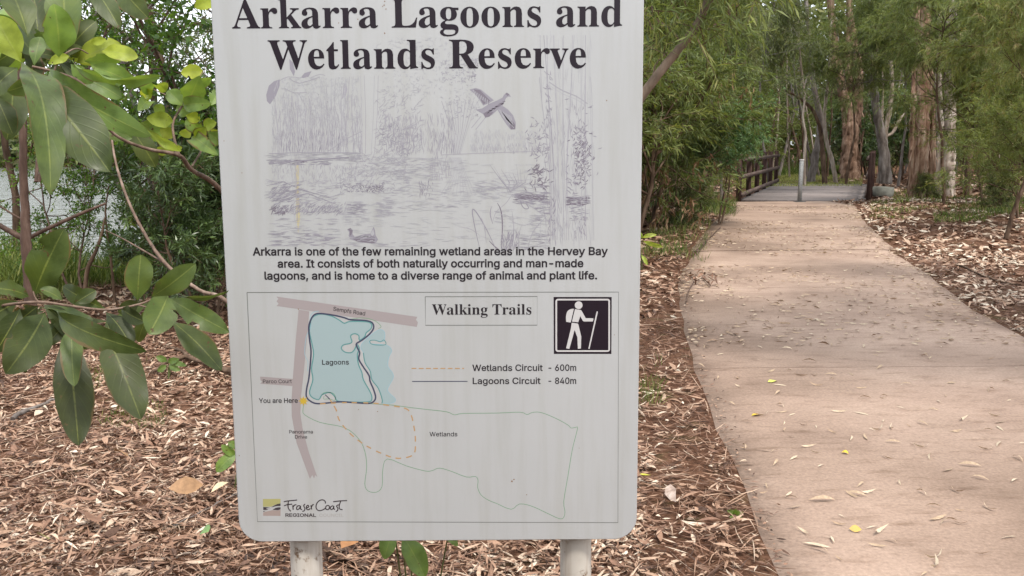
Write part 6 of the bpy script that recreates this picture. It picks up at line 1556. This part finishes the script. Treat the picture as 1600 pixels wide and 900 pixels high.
seedling('low seedling with two bright leaves against the lower left edge of the sign', 366, 752, None, [((372, 706), (338, 736), 24, -15), ((372, 712), (346, 694), 16, 20), ((376, 700), (356, 690), 16, 0)], .56)
seedling('yellow-green seedling beside the right edge of the sign', 1003, 424, None, [((1004, 376), (1036, 384), 9, -20), ((1002, 372), (1026, 366), 8, 20), ((1000, 374), (1000, 362), 10, 0), ((1002, 398), (1012, 414), 7, 10), ((1000, 392), (990, 380), 9, 0)], .92)
seedling('tiny pale seedling in the bare soil beside the path edge', 1148, 806, None, [((1148, 802), (1136, 796), 9, 0), ((1149, 802), (1162, 800), 9, 0), ((1147, 804), (1140, 812), 8, 0), ((1150, 804), (1160, 810), 8, 10), ((1148, 803), (1150, 794), 8, 0)], .62)
seedling('low leafy seedling in the litter below the hanging leaf rosettes', 262, 585, None, [((262, 565), (244, 556), 12, 0), ((262, 566), (280, 560), 12, 0), ((260, 570), (246, 580), 12, 10), ((264, 570), (282, 578), 12, -10), ((268, 566), (292, 570), 10, 0)], .45)
# ================================================================ leaf litter, twigs and the leaves on the path
LIT = [(0, (.030, .016, .010)), (.14, (.080, .043, .028)), (.30, (.170, .094, .062)), (.48, (.265, .152, .100)), (.65, (.36, .228, .155)), (.81, (.455, .325, .235)), (.92, (.56, .44, .335)), (1, (.64, .55, .44))]
def m_litter(name, stops):
    m, t, out = mat_base(name)
    at = nd(t, 'ShaderNodeAttribute', attribute_name='tone')
    r = ramp(t, stops); t.links.new(at.outputs['Fac'], r.inputs['Fac'])
    n = noise(t, 70, 4); rb = ramp(t, [(.3, (.72, .70, .68)), (.7, (1.15, 1.14, 1.12))]); t.links.new(n.outputs['Fac'], rb.inputs['Fac'])
    c = mixc(t, r.outputs['Color'], rb.outputs['Color'], 1.0, 'MULTIPLY')
    b = nd(t, 'ShaderNodeBsdfPrincipled', Roughness=.62); b.inputs['Specular IOR Level'].default_value = .3
    t.links.new(c, b.inputs['Base Color'])
    t.links.new(b.outputs[0], out.inputs[0])
    return m
M_LIT = m_litter('dead_leaf', LIT)
M_PATHLEAF = m_litter('dry_pale_leaf', [(0, (.13, .075, .047)), (.3, (.28, .19, .125)), (.6, (.43, .32, .22)), (1, (.56, .47, .35))])
M_YLEAF = m_plain('yellow_leaf', (.62, .42, .035), .5, .4, 0, .15, 60)
M_GLEAF = m_plain('green_fallen_leaf', (.13, .22, .065), .5, .4, 0, .2, 60)
M_BROWNLEAF = m_plain('broad_brown_leaf', (.34, .20, .105), .6, .3, 0, .25, 40)
M_BARKBIT = m_bark('curled_bark', [(.25, (.16, .11, .09)), (.5, (.38, .29, .24)), (.75, (.55, .46, .40))], 20, 4, .5)

def litter_leaves(mb, x, y, z, L, W, rng, tone, curl=.35, pitch=.22, seg=4):
    """curled lance-shaped leaves lying at x, y, z"""
    n = len(x)
    yaw = rng.uniform(0, 2 * math.pi, n)
    pt = rng.normal(0, pitch, n); rl = rng.normal(0, .45, n)
    cy, sy, cp, sp_ = np.cos(yaw), np.sin(yaw), np.cos(pt), np.sin(pt)
    A = np.stack([cy * cp, sy * cp, sp_], 1)
    S = np.stack([-sy, cy, np.zeros(n)], 1)
    N = np.cross(A, S)
    cr, sr = np.cos(rl)[:, None], np.sin(rl)[:, None]
    S, N = S * cr + N * sr, N * cr - S * sr
    C = np.stack([x, y, z], 1)
    cu = rng.normal(0, curl, n); sick = rng.normal(0, .16, n); cup = rng.uniform(-.1, .5, n); tw = rng.normal(0, .8, n)
    prof = {4: [0, .72, 1.0, .70, 0], 3: [0, .95, .85, 0]}[seg]
    rows = []
    for i in range(seg + 1):
        t_ = i / seg - .5
        c = C + A * (L * t_)[:, None] + N * (cu * L * (t_ * t_ - .12))[:, None] + S * (sick * L * (t_ * t_ - .12))[:, None]
        h = (W / 2 * prof[i])[:, None]
        a = tw * t_
        Sx = S * np.cos(a)[:, None] + N * np.sin(a)[:, None]
        if i in (0, seg): rows.append([c])
        else:
            e = N * (cup * W / 2 * prof[i])[:, None]
            rows.append([c + Sx * h + e, c - Sx * h + e])
    V = [v for r_ in rows for v in r_]
    nv = len(V)
    V = np.stack(V, 1).reshape(-1, 3)
    k = (np.arange(n) * nv)[:, None]
    T = np.concatenate([k + np.array([0, 2, 1]), k + np.array([nv - 1, nv - 3, nv - 2])])
    Q = [k + np.array([1 + 2 * i, 2 + 2 * i, 4 + 2 * i, 3 + 2 * i]) for i in range(seg - 2)]
    tn = np.broadcast_to(tone, (n,))
    mb.add(V, T, np.concatenate([tn, tn]))
    mb.add(np.zeros((0, 3)), np.concatenate(Q) - len(V), np.concatenate([tn] * (seg - 2)))

rng = np.random.default_rng(8)
lit = MB()
def scatter(y0, y1, dens, Lr, Wr, seg, half=.72, hmax=.03, zlift=.006, stripc=.30):
    xm = half * y1 + .6
    n = int(dens * (y1 - y0) * 2 * xm)
    x = rng.uniform(-xm, xm + .4, n); y = rng.uniform(y0, y1, n)
    keep = np.abs(x) < half * y + .6
    dl, dr = path_l(y) - x, x - path_r(y)
    off = np.maximum(dl, dr)
    keep &= (off > .02) | (y > DECK_Y0 + .3)
    keep &= ~((y > DECK_Y0) & (x > 4.9 + (y - DECK_Y0) * .38) & (x < 9.0 + (y - DECK_Y0) * .38) & (y < DECK_Y1 + .2))
    # bare soil beside the left edge of the path
    strip = (dl > -.05) & (dl < stripc + .22 * vnoise(x, y, .5, 5)) & (y < 8)
    keep &= ~strip | (rng.random(n) < .16 + .22 * vnoise(x, y, .25, 8))
    pat = vnoise(x, y, .55, 11) * .55 + vnoise(x, y, .17, 12) * .45
    keep &= rng.random(n) < np.clip(.05 + 1.7 * pat, 0, 1)
    keep &= lagoon(x, y) < .25
    x, y = x[keep], y[keep]; m_ = len(x)
    Ls = rng.uniform(*Lr, m_); Ws = Ls * rng.uniform(*Wr, m_)
    tn = np.clip(.01 + rng.beta(1.7, 1.75, m_) + .34 * (vnoise(x, y, .9, 13) - .5) + .22 * (vnoise(x, y, .22, 14) - .5), 0, 1)
    tn = np.clip(tn + .15 * (x > path_r(y)) * (y < 26), 0, 1)     # litter tone raised on the right bank
    z = ground_h(x, y) + zlift + rng.beta(1.2, 2.2, m_) * hmax
    litter_leaves(lit, x, y, z, Ls, Ws, rng, tn, seg=seg)
scatter(1.7, 4.2, 3400, (.010, .040), (.15, .45), 3, hmax=.038)
scatter(1.7, 4.2, 1500, (.035, .105), (.07, .18), 4, hmax=.045)
scatter(1.7, 4.2, 130, (.05, .10), (.22, .42), 4, hmax=.045)
scatter(4.2, 7.5, 1300, (.012, .045), (.15, .45), 3, hmax=.035)
scatter(4.2, 7.5, 950, (.04, .11), (.08, .2), 4, hmax=.04)
scatter(4.2, 7.5, 70, (.05, .10), (.22, .42), 4, hmax=.04)
scatter(7.5, 13, 300, (.065, .14), (.16, .32), 3, .74, .035)
scatter(13, 26, 90, (.09, .19), (.2, .36), 3, .70, .04)
scatter(26, 42, 26, (.14, .3), (.25, .42), 3, .62, .05)
# fine stalks and needles among them
def stalks(y0, y1, dens, Lr):
    xm = .7 * y1 + .5; n = int(dens * (y1 - y0) * 2 * xm)
    x = rng.uniform(-xm, xm, n); y = rng.uniform(y0, y1, n)
    k = (np.maximum(path_l(y) - x, x - path_r(y)) > 0) & (np.abs(x) < .7 * y + .5)
    x, y = x[k], y[k]; m_ = len(x)
    L_ = rng.uniform(*Lr, m_)
    litter_leaves(lit, x, y, ground_h(x, y) + .012 + rng.random(m_) * .025, L_, np.full(m_, .0042), rng, np.clip(rng.beta(1.5, 2, m_), 0, 1), curl=.25, pitch=.12, seg=3)
stalks(1.7, 5, 700, (.05, .22)); stalks(5, 10, 160, (.1, .3))
tag(lit.build('leaf_litter', M_LIT), kind='stuff')

# ---- leaves lying singly on the concrete
leaf_me = []
for k in range(10):
    rk = np.random.default_rng(300 + k); a = MB()
    litter_leaves(a, np.zeros(1), np.zeros(1), np.zeros(1), np.array([rk.uniform(.065, .10)]), np.array([rk.uniform(.0085, .015)]), rk, np.array([rk.uniform(.3, 1.0)]), curl=.75, pitch=.03, seg=4)
    V = a.V[0]; V[:, 2] -= V[:, 2].min()
    leaf_me.append(a.mesh('fallen_leaf', M_PATHLEAF))
def lay(me, x, y, rz, s=1.0, label=None, cat='fallen leaf', group=None, name='fallen_leaf', rx=0.0, z=None):
    o = bpy.data.objects.new(name, me); COL.objects.link(o)
    onp = float(path_l(y)) < x < float(path_r(y)) and y < DECK_Y0
    o.location = (x, y, (PATH_Z + .003 if onp else float(ground_h(x, y)) + .03) if z is None else z)
    o.rotation_euler = (rx, 0, rz); o.scale = (s, s, s)
    return tag(o, label, cat, group)
G_ = 'dry leaves scattered on the concrete path'
LB = 'dry pale narrow leaf lying on the bare concrete path'
rl = random.Random(21)
cnt = 0
PX_LEAVES = [(1215, 620), (1250, 592), (1190, 655), (1225, 668), (1330, 590), (1375, 580), (1275, 608), (1310, 650), (1345, 652), (1380, 664), (1440, 668), (1495, 680), (1505, 662), (1330, 692), (1352, 690), (1395, 698), (1300, 682), (1262, 705), (1240, 722), (1283, 735), (1345, 765), (1385, 722), (1440, 705), (1452, 722), (1480, 742), (1515, 735), (1495, 775), (1540, 708),
             (1560, 700), (1585, 758), (1530, 755), (1330, 782), (1355, 778), (1405, 762), (1240, 800), (1285, 790), (1310, 828), (1255, 840), (1275, 860), (1300, 852), (1280, 868), (1370, 862), (1375, 840), (1460, 800), (1465, 818), (1480, 825), (1500, 826), (1545, 802), (1575, 848), (1600, 700), (1590, 724), (1535, 874), (1460, 893), (1220, 640), (1205, 585), (1265, 570), (1440, 560)]
for px, py in PX_LEAVES:
    q = on_ground(px, py)
    if not float(path_l(q.y)) + .05 < q.x: continue
    lay(leaf_me[cnt % 10], q.x, q.y, rl.uniform(-.9, .9) + rl.choice((0, math.pi)), rl.uniform(.85, 1.25), LB, group=G_); cnt += 1
while cnt < 285:
    y = 2.6 + 8.5 * rl.random() ** 1.1
    l, r_ = float(path_l(y)), float(path_r(y))
    x = rl.uniform(l + .03, r_ - .03)
    if rl.random() < .18: x = l + .03 + abs(rl.gauss(0, .22))
    px = 800 + FOC * x / y
    if px > 1610 or x > r_: continue
    lay(leaf_me[cnt % 10], x, y, rl.uniform(0, 6.28), rl.uniform(.5, 1.1), LB, group=G_); cnt += 1
rng = np.random.default_rng(9)
fs = MB()
n = 4200
y = 6.5 + 16 * rng.random(n); x = path_l(y) + (path_r(y) - path_l(y)) * rng.random(n)
ed = rng.random(n) < .22
x = np.where(ed, np.where(rng.random(n) < .5, path_l(y) + np.abs(rng.normal(0, .16, n)), path_r(y) - np.abs(rng.normal(0, .2, n))), x)
k = vnoise(x, y, 1.1, 15) > .36
x, y = x[k], y[k]
litter_leaves(fs, x, y, np.full(len(x), PATH_Z + .010), rng.uniform(.04, .095, len(x)), rng.uniform(.010, .020, len(x)), rng, np.clip(rng.beta(1.6, 1.6, len(x)), 0, 1), curl=.22, pitch=.05, seg=3)
tag(fs.build('far_path_leaves', M_PATHLEAF), kind='stuff')
# crumbs and soil that spill over the edges of the slab
cr_ = MB()
n = 900
y = 1.8 + 15 * rng.random(n) ** 1.5; side = rng.random(n) < .6
off_ = np.abs(rng.normal(0, .03, n)) * (.5 + 1.4 * vnoise(y, y * 0, .6, 18))
x = np.where(side, path_l(y) + .006 + off_, path_r(y) - .006 - off_)
litter_leaves(cr_, x, y, np.full(n, PATH_Z + .005), rng.uniform(.008, .05, n), rng.uniform(.004, .011, n), rng, np.clip(rng.beta(1.3, 2.2, n), 0, 1), curl=.2, pitch=.1, seg=3)
tag(cr_.build('edge_crumbs', M_LIT), kind='stuff')
# single leaves with a colour of their own
def special(px, py, L, W, mat, label, rz, cat='fallen leaf', seed=0, lift=0.0, curl=.3):
    q = on_ground(px, py)
    rk = np.random.default_rng(seed); a = MB()
    litter_leaves(a, np.zeros(1), np.zeros(1), np.zeros(1), np.array([L]), np.array([W]), rk, np.array([.7]), curl=curl, pitch=.03, seg=4)
    V = a.V[0]; V[:, 2] -= V[:, 2].min()
    o = lay(a.mesh('fallen_leaf', mat), q.x, q.y, rz, 1, label, cat)
    o.location.z += lift
special(1181, 655, .055, .038, M_YLEAF, 'bright yellow leaf on the concrete near the left edge of the path', .2, seed=1)
special(1320, 715, .034, .026, M_YLEAF, 'small yellow leaf lying in the middle of the path', .9, seed=2)
special(1207, 602, .085, .03, m_plain('lime_leaf', (.50, .52, .10), .5, .4, 0, .15, 60), 'lime-yellow leaf on the path just nearer than the joint', 0.0, seed=3)
special(1336, 838, .045, .03, m_plain('ochre_leaf', (.48, .30, .06), .5, .4, 0, .15, 60), 'ochre leaf at the bottom of the picture on the path', .1, seed=4)
special(1008, 762, .05, .03, m_plain('olive_yellow_leaf', (.45, .42, .05), .5, .4, 0, .15, 60), 'olive-yellow leaf in the litter by the lower right edge of the sign', 1.0, seed=5, lift=.03)
special(292, 782, .14, .075, M_BROWNLEAF, 'broad tan leaf lying on the litter left of the sign', .2, seed=6, lift=.03, curl=.15)
special(345, 775, .13, .035, m_plain('pale_tan_leaf', (.58, .44, .28), .6, .3, 0, .2, 40), 'long pale tan leaf beside the broad tan leaf', .5, seed=7, lift=.035)
special(323, 856, .055, .05, M_GLEAF, 'small round green leaf fallen on the litter at lower left', .1, seed=8, lift=.035)
special(68, 862, .08, .05, m_plain('fading_green_leaf', (.25, .22, .09), .5, .4, 0, .2, 60), 'fading greenish leaf lying on the litter near the lower left corner', .2, seed=9, lift=.035)
special(148, 828, .15, .06, m_plain('dark_folded_leaf', (.20, .11, .07), .6, .3, 0, .25, 40), 'dark brown folded leaf on the litter at lower left', -.5, seed=10, lift=.03, curl=.5)
special(545, 868, .12, .07, m_plain('rust_brown_leaf', (.30, .145, .06), .6, .3, 0, .25, 40), 'rust brown broad leaf below the sign beside the left post', .5, seed=11, lift=.035, curl=.25)
special(905, 888, .14, .06, m_plain('cream_bark_flake', (.66, .58, .46), .7, .3, 0, .2, 40), 'cream flake of bark below the right part of the sign', -.6, 'bark flake', 12, .04, .2)
special(1050, 798, .16, .05, M_BARKBIT, 'grey curled strip of bark on the litter right of the sign', -.75, 'bark strip', 13, .035, .45)
special(730, 846, .14, .05, m_plain('pale_cream_leaf', (.64, .56, .42), .7, .3, 0, .2, 40), 'pale cream leaf half hidden by the bottom edge of the sign', .05, seed=14, lift=.04, curl=.2)
special(190, 715, .14, .05, M_BROWNLEAF, 'curved tan leaf upright in the litter below the hanging leaves', 1.2, seed=15, lift=.03, curl=.4)
special(1012, 575, .13, .02, M_BARKBIT, 'pale stick-like leaf against the right edge of the sign', .3, seed=16, lift=.03)

# ---- sticks lying on the litter
def stick(label, P, w, bark, sub=()):
    q0 = on_ground(*P[0]); o = thing('fallen_stick', label, 'stick', (q0.x, q0.y, float(ground_h(q0.x, q0.y))))
    a = MB()
    for pts, ww in [(P, w)] + list(sub):
        C = []
        for px, py in pts:
            q = on_ground(px, py); C.append((q.x - q0.x, q.y - q0.y, float(ground_h(q.x, q.y)) - o.location.z + .025 + ww * .5))
        C = np.array(catmull(C, 5)); C[:, 2] += np.random.default_rng(int(P[0][0])).normal(0, .006, len(C))
        a.tube(C, np.linspace(ww, ww * .45, len(C)) / 2, 7, bump=.08, rng=np.random.default_rng(int(P[0][0])))
    a.build('wood', bark, o, smooth=True)
stick('dark forked branch on the ground between the hanging leaves and the sign', [(366, 583), (330, 572), (290, 560), (262, 568), (236, 582)], .045, BARK_BROWN, [([(300, 562), (280, 545), (250, 536)], .028)])
stick('thin pale stick on the litter behind the hanging rosettes', [(355, 514), (320, 508), (285, 506), (240, 500)], .02, BARK_PALE)
stick('short grey stick on the litter at far left', [(20, 652), (48, 636), (84, 622)], .03, BARK_GREY)
stick('thin grey stick on the litter left of the sign base', [(372, 772), (340, 790), (306, 808), (270, 826)], .010, BARK_GREY)
stick('pale thin stick on the litter at lower left', [(250, 884), (290, 878), (318, 872)], .010, BARK_PALE)
stick('thin brown stick lying in the litter below the sign', [(506, 868), (540, 880), (572, 900)], .010, BARK_BROWN)
stick('slim stick lying on the litter bank right of the path', [(1500, 418), (1540, 432), (1590, 440)], .03, BARK_BROWN)
stick('dead branch lying in the scrub right of the paperbarks', [(1490, 309), (1530, 312), (1572, 316), (1600, 312)], .07, BARK_BROWN, [([(1530, 312), (1545, 304), (1556, 296)], .04)])

# ---- the dead sprig blown onto the path
q = on_ground(1100, 446)
sp = thing('dead_sprig', 'dead leafy sprig lying on the path near its left edge', 'sprig', (q.x, q.y, PATH_Z))
a = MB()
rk = np.random.default_rng(55)
for P in ([(1078, 436), (1088, 444), (1098, 440), (1110, 452)], [(1072, 478), (1076, 460), (1084, 446)], [(1056, 408), (1070, 400), (1086, 402), (1108, 376), (1112, 366)], [(1080, 402), (1100, 384), (1126, 358)]):
    C = [tuple(on_ground(*p_) - q) for p_ in P]
    a.tube(np.array(catmull(C, 4)) + np.array((0, 0, .02)), .006, 5)
a.build('twig', BARK_RUST, sp)
a = MB()
n = 60
cen = np.array([[on_ground(*p_).x - q.x, on_ground(*p_).y - q.y] for p_ in [(1098, 440), (1108, 448), (1086, 446), (1072, 444), (1100, 434)]])
c_ = cen[rk.integers(0, 5, n)] + rk.normal(0, .05, (n, 2))
litter_leaves(a, c_[:, 0], c_[:, 1], rk.uniform(.01, .10, n), rk.uniform(.06, .13, n), rk.uniform(.014, .028, n), rk, np.clip(rk.beta(1.5, 1.5, n), 0, 1), curl=.5, pitch=.6, seg=4)
a.build('leaves', M_LIT, sp)
